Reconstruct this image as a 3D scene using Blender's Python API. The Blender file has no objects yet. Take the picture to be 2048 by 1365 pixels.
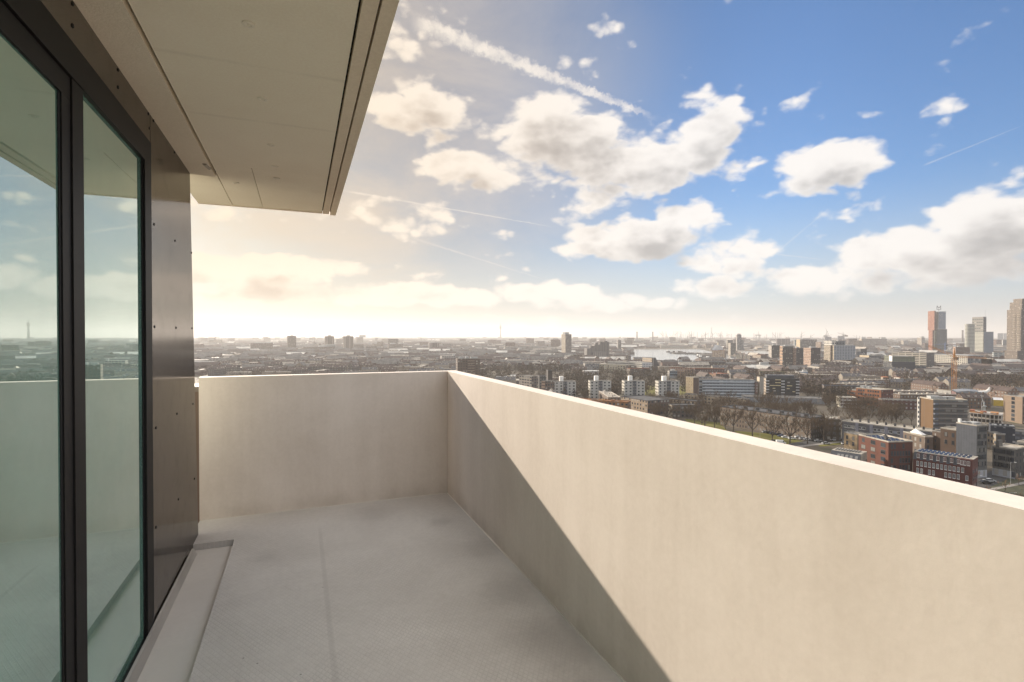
import bpy, bmesh, math, random
from mathutils import Vector, Matrix
S = bpy.context.scene
COL = S.collection
rad = math.radians
# ------------------------------------------------------------------ camera
CAMZ = 63.0
FPX = 1060.0                      # focal length in pixels of the 2048 px wide photograph
YAW = rad(21.8)
PITCH = math.atan(10.5 / FPX)
cam = bpy.data.cameras.new("camera")
cam.sensor_width = 36.0
cam.lens = FPX / 2048 * 36
cam.clip_start = 0.02
cam.clip_end = 120000
camo = bpy.data.objects.new("camera", cam)
COL.objects.link(camo)
camo.location = (0, 0, CAMZ)
camo.rotation_euler = (rad(90) - PITCH, 0, -YAW)
S.camera = camo
CM = camo.rotation_euler.to_matrix()

def ray(x, y):
    """direction through a pixel of the photograph"""
    return (CM @ Vector(((x - 1024) / FPX, (682.5 - y) / FPX, -1))).normalized()

# ------------------------------------------------------------------ light and exposure
SUN_AZ = rad(-14.0)               # from +Y towards +X
SUN_EL = rad(16.0)
SDIR = Vector((math.sin(SUN_AZ) * math.cos(SUN_EL), math.cos(SUN_AZ) * math.cos(SUN_EL), math.sin(SUN_EL)))
SUN_E = 2.85
SKY_STR = 0.05
S.view_settings.view_transform = 'Standard'
S.view_settings.look = 'None'
S.view_settings.gamma = 1.0
S.view_settings.exposure = EXPO = 1.75
S.cycles.use_denoising = True
S.cycles.max_bounces = 10
S.cycles.diffuse_bounces = 5
S.cycles.glossy_bounces = 5
S.cycles.transparent_max_bounces = 12
S.cycles.volume_bounces = 1
S.cycles.sample_clamp_indirect = 6
sun = bpy.data.lights.new("sun", 'SUN')
sun.energy = SUN_E
sun.angle = rad(0.55)
sun.color = (1.0, 0.88, 0.73)
suno = bpy.data.objects.new("sun", sun)
COL.objects.link(suno)
suno.rotation_euler = (-SDIR).to_track_quat('-Z', 'Y').to_euler()

class NT:
    """small helper for node trees"""
    def __init__(s, tree): s.t = tree; s.n = tree.nodes; s.l = tree.links
    def node(s, kind, **kw):
        n = s.n.new(kind)
        for k, v in kw.items(): setattr(n, k, v)
        return n
    def put(s, sock, v):
        if v is None: return
        if isinstance(v, bpy.types.NodeSocket): s.l.new(v, sock)
        else: sock.default_value = v
    def math(s, op, a, b=None, c=None, clamp=False):
        n = s.node('ShaderNodeMath', operation=op, use_clamp=clamp)
        s.put(n.inputs[0], a); s.put(n.inputs[1], b); s.put(n.inputs[2], c)
        return n.outputs[0]
    def vec(s, op, a, b=None, scale=None):
        n = s.node('ShaderNodeVectorMath', operation=op)
        s.put(n.inputs[0], a); s.put(n.inputs[1], b)
        if scale is not None: s.put(n.inputs['Scale'], scale)
        return n.outputs['Value'] if op in ('DOT_PRODUCT', 'LENGTH', 'DISTANCE') else n.outputs[0]
    def mapr(s, v, a, b, c=0.0, d=1.0, smooth=True):
        n = s.node('ShaderNodeMapRange', interpolation_type='SMOOTHSTEP' if smooth else 'LINEAR')
        s.put(n.inputs[0], v); n.inputs[1].default_value = a; n.inputs[2].default_value = b
        s.put(n.inputs[3], c); s.put(n.inputs[4], d)
        return n.outputs[0]
    def mix(s, f, a, b, blend='MIX'):
        n = s.node('ShaderNodeMix', data_type='RGBA', blend_type=blend)
        s.put(n.inputs[0], f); s.put(n.inputs[6], a); s.put(n.inputs[7], b)
        return n.outputs[2]
    def noise(s, v, scale, detail=4.0, rough=0.55, dist=0.0):
        n = s.node('ShaderNodeTexNoise')
        s.put(n.inputs['Vector'], v); n.inputs['Scale'].default_value = scale
        n.inputs['Detail'].default_value = detail; n.inputs['Roughness'].default_value = rough
        n.inputs['Distortion'].default_value = dist
        return n.outputs['Fac']
    def sep(s, v):
        n = s.node('ShaderNodeSeparateXYZ'); s.put(n.inputs[0], v); return n.outputs
    def comb(s, x, y, z):
        n = s.node('ShaderNodeCombineXYZ')
        for i, v in enumerate((x, y, z)): s.put(n.inputs[i], v)
        return n.outputs[0]

# ------------------------------------------------------------------ sky: Nishita air, cumulus, thin cirrus and contrails
def azel(x, y):
    d = ray(x, y)
    return math.atan2(d.x, d.y), math.asin(d.z)

# cumulus: pixel-read directions on the sky (centre, half width, half height, weight)
CLOUDS = [
    (1200, 335, 360, 130, .20), (1720, 490, 420, 120, .16), (1380, 225, 70, 40, .30),
    (1340, 310, 120, 70, .44), (1010, 330, 110, 50, .40), (1150, 235, 90, 45, .34),
    (1230, 310, 210, 85, .62), (1440, 330, 130, 60, .36), (1110, 325, 130, 65, .52), (1330, 245, 90, 50, .34),
    (1150, 275, 150, 75, 0.81), (1085, 250, 90, 70, 0.55), (1420, 262, 110, 85, 0.81), (1300, 330, 200, 70, 0.72), (1250, 390, 130, 60, 0.44),
    (930, 335, 120, 38, 0.55), (1000, 370, 100, 40, 0.47), (1270, 482, 170, 46, 0.81), (1380, 440, 120, 45, 0.55),
    (850, 225, 125, 62, .60), (805, 85, 60, 70, .38), (1180, 40, 120, 55, .34),
    (1650, 335, 140, 62, .74), (1590, 360, 90, 40, .40), (1450, 515, 120, 46, .68), (1520, 562, 220, 40, .56),
    (1980, 430, 160, 75, .68), (1850, 500, 260, 62, .60), (1780, 420, 140, 42, .34), (1700, 560, 180, 40, .46), (1960, 540, 150, 40, .45),
    (1870, 215, 75, 40, .30), (1740, 235, 45, 22, .26), (1590, 210, 45, 22, .26), (1990, 220, 60, 40, .22),
    (500, 540, 190, 34, 0.76), (660, 535, 80, 26, 0.57), (540, 590, 150, 26, 0.57), (760, 590, 220, 26, 0.57), (900, 595, 120, 24, 0.65), (1100, 590, 160, 28, 0.59), (1230, 605, 130, 24, 0.59),
    (780, 430, 150, 60, .34), (1010, 470, 60, 16, .34), (450, 430, 120, 40, .32), (1160, 430, 110, 40, .36),
    (-500, 300, 500, 160, .5), (300, -300, 600, 150, .4),
]
TRAILS = [(835, 45, 1310, 236, 0.0185, .85, .62), (700, 384, 1110, 455, 0.0026, .5, .6), (830, 478, 1090, 560, 0.003, .3, .5), (1850, 330, 2048, 250, 0.002, .22, .5), (1520, 505, 1650, 520, .002, .3, .5), (1560, 500, 1660, 415, .0028, .2, .5)]

W = bpy.data.worlds.new("World")
S.world = W
W.use_nodes = True
W.node_tree.nodes.clear()
grp = bpy.data.node_groups.new("cloud_density", 'ShaderNodeTree')
grp.interface.new_socket("Vector", in_out='INPUT', socket_type='NodeSocketVector')
grp.interface.new_socket("Density", in_out='OUTPUT', socket_type='NodeSocketFloat')
g = NT(grp)
gi = g.node('NodeGroupInput'); go = g.node('NodeGroupOutput')
v = g.vec('NORMALIZE', gi.outputs[0])
sx, sy, sz = g.sep(v)
az = g.math('ARCTAN2', sx, sy); el = g.math('ARCSINE', sz)
M = None
for (x, y, hw, hh, wt) in CLOUDS:
    a0, e0 = azel(x, y)
    if x < 0: a0, e0 = azel(0, 300); a0 -= 1.4
    a1, _ = azel(x + hw, y); _, e1 = azel(x, y - hh)
    if x < 0: a1 = a0 + .5; e1 = e0 + .15
    q = g.comb(az, el, 0.0)
    n = g.node('ShaderNodeVectorMath', operation='MULTIPLY_ADD')
    ra, re = abs(a1 - a0) * 1.55, abs(e1 - e0) * 1.62
    g.put(n.inputs[0], q); n.inputs[1].default_value = (1 / ra, 1 / re, 0); n.inputs[2].default_value = (-a0 / ra, -e0 / re, 0)
    r = g.vec('LENGTH', n.outputs[0])
    m = g.mapr(r, 0.15, 1.0, wt, 0.0)
    M = m if M is None else g.math('SMOOTH_MAX', M, m, 0.12)
q = g.vec('MULTIPLY', v, (1, 1, 1.7))
n1 = g.noise(q, 8.0, 6, 0.52, 0.15)
n2 = g.noise(q, 2.6, 3, 0.5)
n3 = g.noise(q, 34.0, 4, 0.62)
wob = g.node('ShaderNodeTexNoise'); g.put(wob.inputs['Vector'], q); wob.inputs['Scale'].default_value = 20; wob.inputs['Detail'].default_value = 2
qw = g.vec('ADD', q, g.vec('SCALE', g.vec('SUBTRACT', wob.outputs['Color'], (.5, .5, .5)), scale=.05))
def puff(sc):
    n = g.node('ShaderNodeTexVoronoi', feature='F1'); g.put(n.inputs['Vector'], qw); n.inputs['Scale'].default_value = sc
    return g.math('SUBTRACT', .46, n.outputs['Distance'])
pf = g.math('ADD', g.math('MULTIPLY', puff(17.0), .50), g.math('MULTIPLY', puff(40.0), .24))
nz = g.math('ADD', g.math('ADD', g.math('ADD', g.math('MULTIPLY', g.math('SUBTRACT', n3, .5), .30), pf), g.math('MULTIPLY', g.math('SUBTRACT', n1, .5), 1.25)), g.math('MULTIPLY', g.math('SUBTRACT', n2, .5), .35))
# nearer the horizon clouds are smaller and more of them
low = g.mapr(el, 0.02, 0.22, .10, 0.0)
behind = g.mapr(sy, 0.36, 0.0, 0.0, .45)  # unseen bank behind the camera, added to fill the shade
over = g.mapr(sz, .60, .80, 0.0, .50)  # unseen bank overhead, added for the same fill light
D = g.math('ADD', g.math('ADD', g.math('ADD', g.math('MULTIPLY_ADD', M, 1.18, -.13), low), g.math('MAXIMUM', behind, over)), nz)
g.l.new(D, go.inputs[0])

w = NT(W.node_tree)
tc = w.node('ShaderNodeTexCoord').outputs['Generated']
d = w.vec('NORMALIZE', tc)
dx, dy, dz = w.sep(d)
sky = w.node('ShaderNodeTexSky', sky_type='NISHITA')
sky.sun_disc = False
sky.sun_elevation = SUN_EL
sky.sun_rotation = SUN_AZ
sky.altitude = 60
sky.air_density = 1.0
sky.dust_density = 1.4
sky.ozone_density = 3.0
w.l.new(w.comb(dx, dy, w.math('MAXIMUM', dz, 0.012)), sky.inputs[0])
def dens(vec):
    n = w.node('ShaderNodeGroup'); n.node_tree = grp; w.put(n.inputs[0], vec); return n.outputs[0]
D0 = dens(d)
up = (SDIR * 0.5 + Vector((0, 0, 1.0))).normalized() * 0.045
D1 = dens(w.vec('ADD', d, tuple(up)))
alpha = w.mapr(D0, 0.16, 0.45)
cosang = w.vec('DOT_PRODUCT', d, tuple(SDIR))
near = w.mapr(cosang, 0.58, 1.0, 0.0, 1.0, smooth=False)
near2 = w.math('POWER', near, 1.6)
lit = w.mapr(w.math('ADD', w.math('MULTIPLY', D1, .6), w.math('MULTIPLY', D0, .4)), 0.28, 0.92, 1.0, 0.0)
K = 1.0 / (SKY_STR * 2 ** EXPO)
def kc(r, gg, b): return (r * K, gg * K, b * K, 1)
ccol = w.mix(lit, kc(.47, .46, .455), kc(1.0, .96, .92))
ccol = w.mix(near2, ccol, w.mix(lit, kc(.50, .36, .24), kc(.98, .81, .61)))
# unseen cloud banks behind and overhead, added bright to fill the balcony shade
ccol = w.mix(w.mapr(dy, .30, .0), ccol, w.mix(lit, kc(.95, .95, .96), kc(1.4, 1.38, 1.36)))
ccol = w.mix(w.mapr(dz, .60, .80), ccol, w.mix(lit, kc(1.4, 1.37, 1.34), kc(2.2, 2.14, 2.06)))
# clouds far down the sky fade into the air in front of them
fade = w.mapr(dz, 0.015, 0.10, .55, 1.0)
alpha = w.math('MULTIPLY', alpha, w.math('MULTIPLY', fade, .97))
skyc = w.mix(1.0, sky.outputs[0], (.66, .90, 1.14, 1), blend='MULTIPLY')
skyc = w.mix(1.0, skyc, w.mapr(cosang, .45, 1.0, 1.0, .22), blend='MULTIPLY')
sep_ = w.node('ShaderNodeSeparateColor'); w.l.new(skyc, sep_.inputs[0])
com_ = w.node('ShaderNodeCombineColor')
for i_, lim in enumerate((1.02, 1.0, 1.02)):
    w.l.new(w.math('SMOOTH_MIN', sep_.outputs[i_], lim * K, .35 * K), com_.inputs[i_])
skyc = com_.outputs[0]
# thin veil of cirrus lit by the sun
veiln = w.noise(w.vec('MULTIPLY', d, (1, 1, 2.4)), 3.2, 8, .62, .4)
veil = w.math('MULTIPLY', w.mapr(near, 0.0, .9, .0, .85), w.mapr(veiln, .25, .75, .45, 1.0))
lowveil = w.mapr(dz, 0.0, 0.26, .72, 0.0)
veil = w.math('MAXIMUM', veil, lowveil)
vcol = w.mix(near2, kc(.66, .66, .68), kc(.80, .62, .42))
base = w.mix(veil, skyc, vcol)
tr = None
for (x0, y0, x1, y1, hw, op, rag) in TRAILS:
    a = ray(x0, y0); b = ray(x1, y1)
    nn = a.cross(b).normalized(); mid = (a + b).normalized(); t = (b - a).normalized(); half = (b - a).length / 2
    rough = w.math('MULTIPLY', w.math('SUBTRACT', w.noise(d, 70, 6, .7), .5), hw * 2.6 * rag)
    dist = w.math('ABSOLUTE', w.math('ADD', w.vec('DOT_PRODUCT', d, tuple(nn)), rough))
    along = w.math('MULTIPLY', w.vec('DOT_PRODUCT', d, tuple(t)), 1.0 / half)
    wid = w.mapr(along, -1.0, 1.0, hw, hw * .32, smooth=False)
    m = w.math('MULTIPLY', w.mapr(w.math('DIVIDE', dist, wid), 0.2, 1.0, op, 0.0), w.math('MULTIPLY', w.mapr(along, -1.08, -.9), w.mapr(along, .75, 1.05, 1, 0)))
    m = w.math('MULTIPLY', m, w.mapr(w.noise(d, 34, 5, .65), .32, .62, .45, 1.0))
    tr = m if tr is None else w.math('MAXIMUM', tr, m)
base = w.mix(tr, base, w.mix(near2, kc(.92, .88, .85), kc(1.05, .9, .7)))
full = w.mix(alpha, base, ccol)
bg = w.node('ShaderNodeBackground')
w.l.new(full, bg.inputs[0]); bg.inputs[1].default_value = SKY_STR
wo = w.node('ShaderNodeOutputWorld')
w.l.new(bg.outputs[0], wo.inputs[0])
W.cycles.sampling_method = 'MANUAL'
W.cycles.sample_map_resolution = 1024
# ------------------------------------------------------------------ helpers
R = random.Random(7)
def material(name, col=(.5, .5, .5), rough=.8, metal=0.0, spec=.3):
    m = bpy.data.materials.new(name); m.use_nodes = True
    n = m.node_tree.nodes; n.clear()
    t = NT(m.node_tree)
    b = t.node('ShaderNodeBsdfPrincipled'); o = t.node('ShaderNodeOutputMaterial')
    t.l.new(b.outputs[0], o.inputs[0])
    b.inputs['Base Color'].default_value = (*col, 1); b.inputs['Roughness'].default_value = rough
    b.inputs['Metallic'].default_value = metal; b.inputs['Specular IOR Level'].default_value = spec
    return m, t, b
def plain(name, col, rough=.8, metal=0., var=.25, scale=.6, spec=.3):
    m, t, b = material(name, col, rough, metal, spec)
    p = t.node('ShaderNodeTexCoord').outputs['Object']
    f = t.noise(p, scale, 5, .6)
    t.put(b.inputs['Base Color'], t.mix(t.mapr(f, .25, .75), tuple(c * (1 - var) for c in col) + (1,), tuple(min(1, c * (1 + var)) for c in col) + (1,)))
    return m

class MB:
    """collects shapes in one mesh"""
    def __init__(s): s.v = []; s.f = []; s.m = []; s.uv = {}
    def face(s, pts, mat=0, uv=None):
        i = len(s.v); s.v += [tuple(p) for p in pts]; s.f.append(tuple(range(i, i + len(pts)))); s.m.append(mat)
        if uv: s.uv[len(s.f) - 1] = uv
    def box(s, x0, x1, y0, y1, z0, z1, mat=0, top=None, M=None, bottom=True):
        P = [Vector(p) for p in ((x0, y0, z0), (x1, y0, z0), (x1, y1, z0), (x0, y1, z0), (x0, y0, z1), (x1, y0, z1), (x1, y1, z1), (x0, y1, z1))]
        if M is not None: P = [M @ p for p in P]
        sides = [(0, 1, 5, 4, x1 - x0), (1, 2, 6, 5, y1 - y0), (2, 3, 7, 6, x1 - x0), (3, 0, 4, 7, y1 - y0)]
        off = 0.0
        for (a, b, c, d_, L) in sides:
            s.face([P[a], P[b], P[c], P[d_]], mat, [(off, z0), (off + L, z0), (off + L, z1), (off, z1)])
            off += 100.0 * math.ceil(L / 100.0 + .01)
        s.face([P[4], P[5], P[6], P[7]], mat if top is None else top, [(0, 0), (x1 - x0, 0), (x1 - x0, y1 - y0), (0, y1 - y0)])
        if bottom: s.face([P[3], P[2], P[1], P[0]], mat)
    def prism(s, pts, z0, z1, mat=0, top=None, bottom=False):
        """vertical prism over a counter-clockwise footprint"""
        n = len(pts); off = 0.0
        for i in range(n):
            a, b = pts[i], pts[(i + 1) % n]; L = math.hypot(b[0] - a[0], b[1] - a[1])
            s.face([(a[0], a[1], z0), (b[0], b[1], z0), (b[0], b[1], z1), (a[0], a[1], z1)], mat, [(off, z0), (off + L, z0), (off + L, z1), (off, z1)])
            off += 100.0 * math.ceil(L / 100.0 + .01)
        s.face([(p[0], p[1], z1) for p in pts], mat if top is None else top, [(p[0], p[1]) for p in pts])
        if bottom: s.face([(p[0], p[1], z0) for p in reversed(pts)], mat)
    def tube(s, pts, rs, n=6, mat=0, cap=True):
        rings = []
        for i, p in enumerate(pts):
            p = Vector(p)
            a = Vector(pts[max(0, i - 1)]); b = Vector(pts[min(len(pts) - 1, i + 1)])
            t = (b - a).normalized()
            u = t.cross(Vector((0, 0, 1)))
            if u.length < 1e-3: u = Vector((1, 0, 0))
            u.normalize(); w_ = t.cross(u)
            i0 = len(s.v)
            for k in range(n):
                an = 2 * math.pi * k / n
                s.v.append(tuple(p + (u * math.cos(an) + w_ * math.sin(an)) * rs[i]))
            rings.append(i0)
        for a, b in zip(rings, rings[1:]):
            for k in range(n):
                s.f.append((a + k, a + (k + 1) % n, b + (k + 1) % n, b + k)); s.m.append(mat)
        if cap:
            s.f.append(tuple(range(rings[0], rings[0] + n))[::-1]); s.m.append(mat)
            s.f.append(tuple(range(rings[-1], rings[-1] + n))); s.m.append(mat)
    def mesh(s, name, mats):
        me = bpy.data.meshes.new(name)
        me.from_pydata(s.v, [], s.f)
        for m in mats: me.materials.append(m)
        for p, k in zip(me.polygons, s.m): p.material_index = k
        if s.uv:
            ul = me.uv_layers.new(name="UVMap")
            for fi, uvs in s.uv.items():
                p = me.polygons[fi]
                for li, c in zip(p.loop_indices, uvs): ul.data[li].uv = c
        me.update()
        return me
    def build(s, name, mats, parent=None, loc=None, smooth=False):
        if not isinstance(mats, (list, tuple)): mats = [mats]
        o = bpy.data.objects.new(name, s.mesh(name, mats)); COL.objects.link(o)
        if parent is not None: o.parent = parent
        if loc is not None: o.location = loc
        if smooth:
            for p in o.data.polygons: p.use_smooth = True
        return o
def bevel(o, w=.004, seg=2):
    md = o.modifiers.new("bevel", 'BEVEL'); md.width = w; md.segments = seg; md.limit_method = 'ANGLE'; md.angle_limit = rad(40)
def tag(o, label, cat, group=None, kind=None):
    if label: o["label"] = label
    if cat: o["category"] = cat
    if group: o["group"] = group
    if kind: o["kind"] = kind
    return o
def structure(o): o["kind"] = "structure"; return o
def empty(name, loc=(0, 0, 0), rz=0.0):
    o = bpy.data.objects.new(name, None); COL.objects.link(o); o.location = loc; o.rotation_euler = (0, 0, rz); o.empty_display_size = .2
    return o
def dup(o, loc=None, rz=None, scale=None, parent=None):
    c = o.copy(); COL.objects.link(c)
    if parent is not None: c.parent = parent
    if loc is not None: c.location = loc
    if rz is not None: c.rotation_euler = (0, 0, rz)
    if scale is not None: c.scale = scale
    for ch in KIDS.get(o.name, ()): 
        dup(ch, parent=c)
    return c
KIDS = {}
def kids(o): KIDS[o.name] = list(o.children); [kids(c) for c in o.children]

def ground(x, y, z=0.0):
    d = ray(x, y); t = (z - CAMZ) / d.z
    return Vector((d.x * t, d.y * t, z))
def hdir(x):
    d = ray(x, 672); v = Vector((d.x, d.y)); return v.normalized()
def on_plane_x(x, y, X):
    d = ray(x, y); t = X / d.x
    return Vector((X, d.y * t, CAMZ + d.z * t))
# ------------------------------------------------------------------ the balcony
ZF = CAMZ - 1.42
ZT = CAMZ - 0.32
XI, YI = 1.233, 4.652              # inner faces of the parapets
XG = -0.68                         # facade plane
ZS = CAMZ + 1.10                   # soffit
def concrete(name, a, b, bump=.02, streak=True, rough=.78):
    m, t, bs = material(name, a, rough)
    p = t.node('ShaderNodeTexCoord').outputs['Object']
    f1 = t.noise(p, 1.3, 7, .62, .3)
    f2 = t.noise(t.vec('MULTIPLY', p, (5.5, 5.5, .55)), 1.0, 6, .6)
    f3 = t.noise(p, 38, 3, .6)
    f = t.math('ADD', t.math('MULTIPLY', f1, .55), t.math('MULTIPLY', f2, .35 if streak else .1))
    f = t.math('ADD', f, t.math('MULTIPLY', f3, .16))
    c = t.mix(t.mapr(f, .32, .72), (*a, 1), (*b, 1))
    if streak:                     # rain streaks running down from the coping, dirt along the foot
        px, py, pz = t.sep(p)
        hor = t.math('ADD', px, py)
        st = t.noise(t.comb(t.math('MULTIPLY', hor, 9.0), 0.0, t.math('MULTIPLY', pz, .25)), 1.0, 5, .7)
        st = t.math('MULTIPLY', t.mapr(st, .50, .72), t.mapr(pz, ZT - .75, ZT, .12, .5))
        c = t.mix(t.math('MULTIPLY', st, .16), c, (.40, .33, .26, 1))
        ft = t.math('MULTIPLY', t.mapr(pz, ZF + .16, ZF, 0, 1), t.mapr(t.noise(p, 3.2, 5, .65), .35, .65, .1, .6))
        c = t.mix(t.math('MULTIPLY', ft, .55), c, (.36, .30, .24, 1))
    # pin holes
    vo = t.node('ShaderNodeTexVoronoi'); t.put(vo.inputs['Vector'], p); vo.inputs['Scale'].default_value = 9
    hole = t.mapr(vo.outputs['Distance'], .012, .022, 1, 0)
    rnd = t.sep(vo.outputs['Color'])[0]
    hole = t.math('MULTIPLY', hole, t.math('GREATER_THAN', rnd, .72))
    c = t.mix(t.math('MULTIPLY', hole, .55), c, (.12, .10, .08, 1))
    t.put(bs.inputs['Base Color'], c)
    bp = t.node('ShaderNodeBump'); bp.inputs['Strength'].default_value = .12; bp.inputs['Distance'].default_value = bump
    t.put(bp.inputs['Height'], t.math('ADD', t.math('MULTIPLY', f3, .25), t.math('MULTIPLY', f1, .5)))
    t.l.new(bp.outputs[0], bs.inputs['Normal'])
    return m
M_wall = concrete("cast_concrete", (.66, .578, .505), (.80, .716, .642), .012)
M_soffit = None
def soffit_mat(name, a, b, sc, strength, seams=()):
    m, t, bs = material(name, a, .85)
    p = t.node('ShaderNodeTexCoord').outputs['Object']
    f = t.noise(p, sc, 4, .7); f1 = t.noise(p, 1.1, 5, .6)
    t.put(bs.inputs['Base Color'], t.mix(t.mapr(t.math('ADD', t.math('MULTIPLY', f, .5), t.math('MULTIPLY', f1, .5)), .35, .65), (*a, 1), (*b, 1)))
    if seams:
        px, py, pz = t.sep(p); c = bs.inputs['Base Color'].links[0].from_socket
        wv = t.math('MULTIPLY', t.math('SUBTRACT', t.noise(p, 5, 4, .6), .5), .02)
        for y0 in seams:
            dl = t.math('ABSOLUTE', t.math('SUBTRACT', t.math('ADD', py, wv), y0))
            k_ = t.math('MULTIPLY', t.mapr(dl, .002, .022, .15, 0), t.mapr(t.noise(p, 3.5, 4, .6), .35, .6, .3, 1))
            c = t.mix(k_, c, (.45, .39, .30, 1))
        c = t.mix(t.mapr(t.noise(p, .9, 6, .65), .52, .72, 0, .22), c, (.62, .54, .42, 1))
        t.put(bs.inputs['Base Color'], c)
    bp = t.node('ShaderNodeBump'); bp.inputs['Strength'].default_value = strength; bp.inputs['Distance'].default_value = .004
    t.put(bp.inputs['Height'], f); t.l.new(bp.outputs[0], bs.inputs['Normal'])
    return m
M_soffit = soffit_mat("soffit_panel", (.88, .79, .64), (.94, .87, .72), 90, .25, [ray(470, 126).y / ray(470, 126).z * 1.10, ray(530, 245).y / ray(530, 245).z * 1.10])
M_rough = soffit_mat("rough_render", (.78, .69, .55), (.88, .79, .65), 120, .8)
M_edge = soffit_mat("edge_concrete", (.76, .65, .51), (.85, .74, .59), 60, .3)

# floor concrete with a cast anti-slip lattice, worn patches, specks
def floor_mat():
    m, t, bs = material("floor_concrete", (.4, .37, .34), .7)
    p = t.node('ShaderNodeTexCoord').outputs['Object']
    x, y, z = t.sep(p)
    def lines(ang, pitch, wd):
        c, s_ = math.cos(ang), math.sin(ang)
        q = t.math('ADD', t.math('MULTIPLY', x, c / pitch), t.math('MULTIPLY', y, s_ / pitch))
        fr = t.math('ABSOLUTE', t.math('SUBTRACT', t.math('FRACT', q), .5))
        return t.mapr(fr, wd, wd + .10, 1.0, 0.0)
    l = t.math('MAXIMUM', lines(rad(32), .021, .06), lines(rad(-32), .021, .06))
    wear = t.mapr(t.noise(p, 1.7, 5, .6), .3, .7, .25, 1.0)
    inset = t.math('MULTIPLY', t.mapr(y, 4.1, 4.3, 1, .15), t.mapr(x, 1.10, 1.20, 1, 0.0))
    l = t.math('MULTIPLY', l, t.math('MULTIPLY', wear, inset))
    f1 = t.noise(p, 1.1, 7, .62, .5); f3 = t.noise(p, 30, 4, .65)
    f = t.math('ADD', t.math('MULTIPLY', f1, .7), t.math('MULTIPLY', f3, .3))
    c = t.mix(t.mapr(f, .32, .68), (.46, .43, .40, 1), (.57, .54, .505, 1))
    # long darker cast joint
    jn = t.math('ABSOLUTE', t.math('SUBTRACT', x, .13))
    c = t.mix(t.math('MULTIPLY', t.mapr(jn, .006, .018, .22, 0), t.mapr(y, 4.0, 4.25, 1, 0)), c, (.27, .245, .23, 1))
    # stains where water stood
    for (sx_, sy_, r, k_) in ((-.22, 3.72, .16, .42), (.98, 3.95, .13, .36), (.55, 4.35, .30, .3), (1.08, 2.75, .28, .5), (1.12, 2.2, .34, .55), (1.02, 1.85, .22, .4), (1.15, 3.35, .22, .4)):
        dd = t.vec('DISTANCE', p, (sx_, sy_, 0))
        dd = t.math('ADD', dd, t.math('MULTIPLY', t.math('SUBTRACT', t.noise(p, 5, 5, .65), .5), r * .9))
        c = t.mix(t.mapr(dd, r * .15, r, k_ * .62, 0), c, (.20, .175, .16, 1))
    c = t.mix(t.math('MULTIPLY', l, .26), c, (.32, .30, .28, 1))
    vo = t.node('ShaderNodeTexVoronoi'); t.put(vo.inputs['Vector'], p); vo.inputs['Scale'].default_value = 17; vo.inputs['Randomness'].default_value = 1
    sp = t.math('MULTIPLY', t.mapr(vo.outputs['Distance'], .05, .10, 1, 0), t.math('GREATER_THAN', t.sep(vo.outputs['Color'])[0], .93))
    cl = t.mapr(t.noise(p, 2.6, 3, .6), .47, .6)
    c = t.mix(t.math('MULTIPLY', sp, t.math('MULTIPLY', cl, .75)), c, (.09, .08, .07, 1))
    t.put(bs.inputs['Base Color'], c)
    bp = t.node('ShaderNodeBump'); bp.inputs['Strength'].default_value = .5; bp.inputs['Distance'].default_value = .003
    t.put(bp.inputs['Height'], t.math('SUBTRACT', t.math('MULTIPLY', f3, .5), l)); t.l.new(bp.outputs[0], bs.inputs['Normal'])
    return m
M_floor = floor_mat()
b = MB()
b.box(-.43, XI, -3, YI, -.25, 0)
b.box(-.72, -.43, 4.14, YI, -.25, 0)
fl = structure(b.build("floor", M_floor, loc=(0, 0, ZF)))
b = MB()
b.box(-.80, -.43, -3, 4.14, -.25, -.042)
M_gut = concrete("gutter_concrete", (.54, .50, .455), (.65, .61, .56), .008, False)
gt = structure(b.build("floor_recess", M_gut, loc=(0, 0, ZF)))
b = MB()
b.face([(-.645, -3, -.041), (-.645, 4.06, -.041), (-.662, 4.06, .0), (-.662, -3, .0)])
b.face([(-.648, -3, -.041), (-.665, -3, .0), (-.665, 4.06, .0), (-.648, 4.06, -.041)])
b.face([(-.662, -3, .0), (-.662, 4.06, .0), (-.674, 4.06, .002), (-.674, -3, .002)])
M_alu = plain("weathered_aluminium", (.50, .48, .45), .5, .6)
fs = b.build("sill_flashing", M_alu, loc=(0, 0, ZF))
tag(fs, "narrow pale metal flashing strip along the foot of the glazed front", "flashing")

b = MB(); b.box(XI, XI + .10, -3, YI + .10, ZF - .25, ZT)
o = b.build("parapet_wall", M_wall); bevel(o, .006)
tag(o, "long cream concrete parapet, half sunlit, running toward the viewer beside the city view", "parapet")
b = MB(); b.box(-.721, XI - .0005, YI, YI + .10, ZF - .25, ZT)
o = b.build("parapet_wall", M_wall); bevel(o, .006)
tag(o, "short shaded concrete parapet closing the far end of the balcony", "parapet")
# sealant bead where the parapets meet the floor
b = MB(); b.tube([(XI - .002, -3, ZF), (XI - .002, YI, ZF)], [.006, .006], 6); b.tube([(-.70, YI - .002, ZF), (XI, YI - .002, ZF)], [.004, .004], 6)
o = b.build("sealant_bead", plain("sealant", (.62, .58, .52), .5))
tag(o, "thin pale sealant bead between the balcony floor and the two parapets", "sealant")

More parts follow.
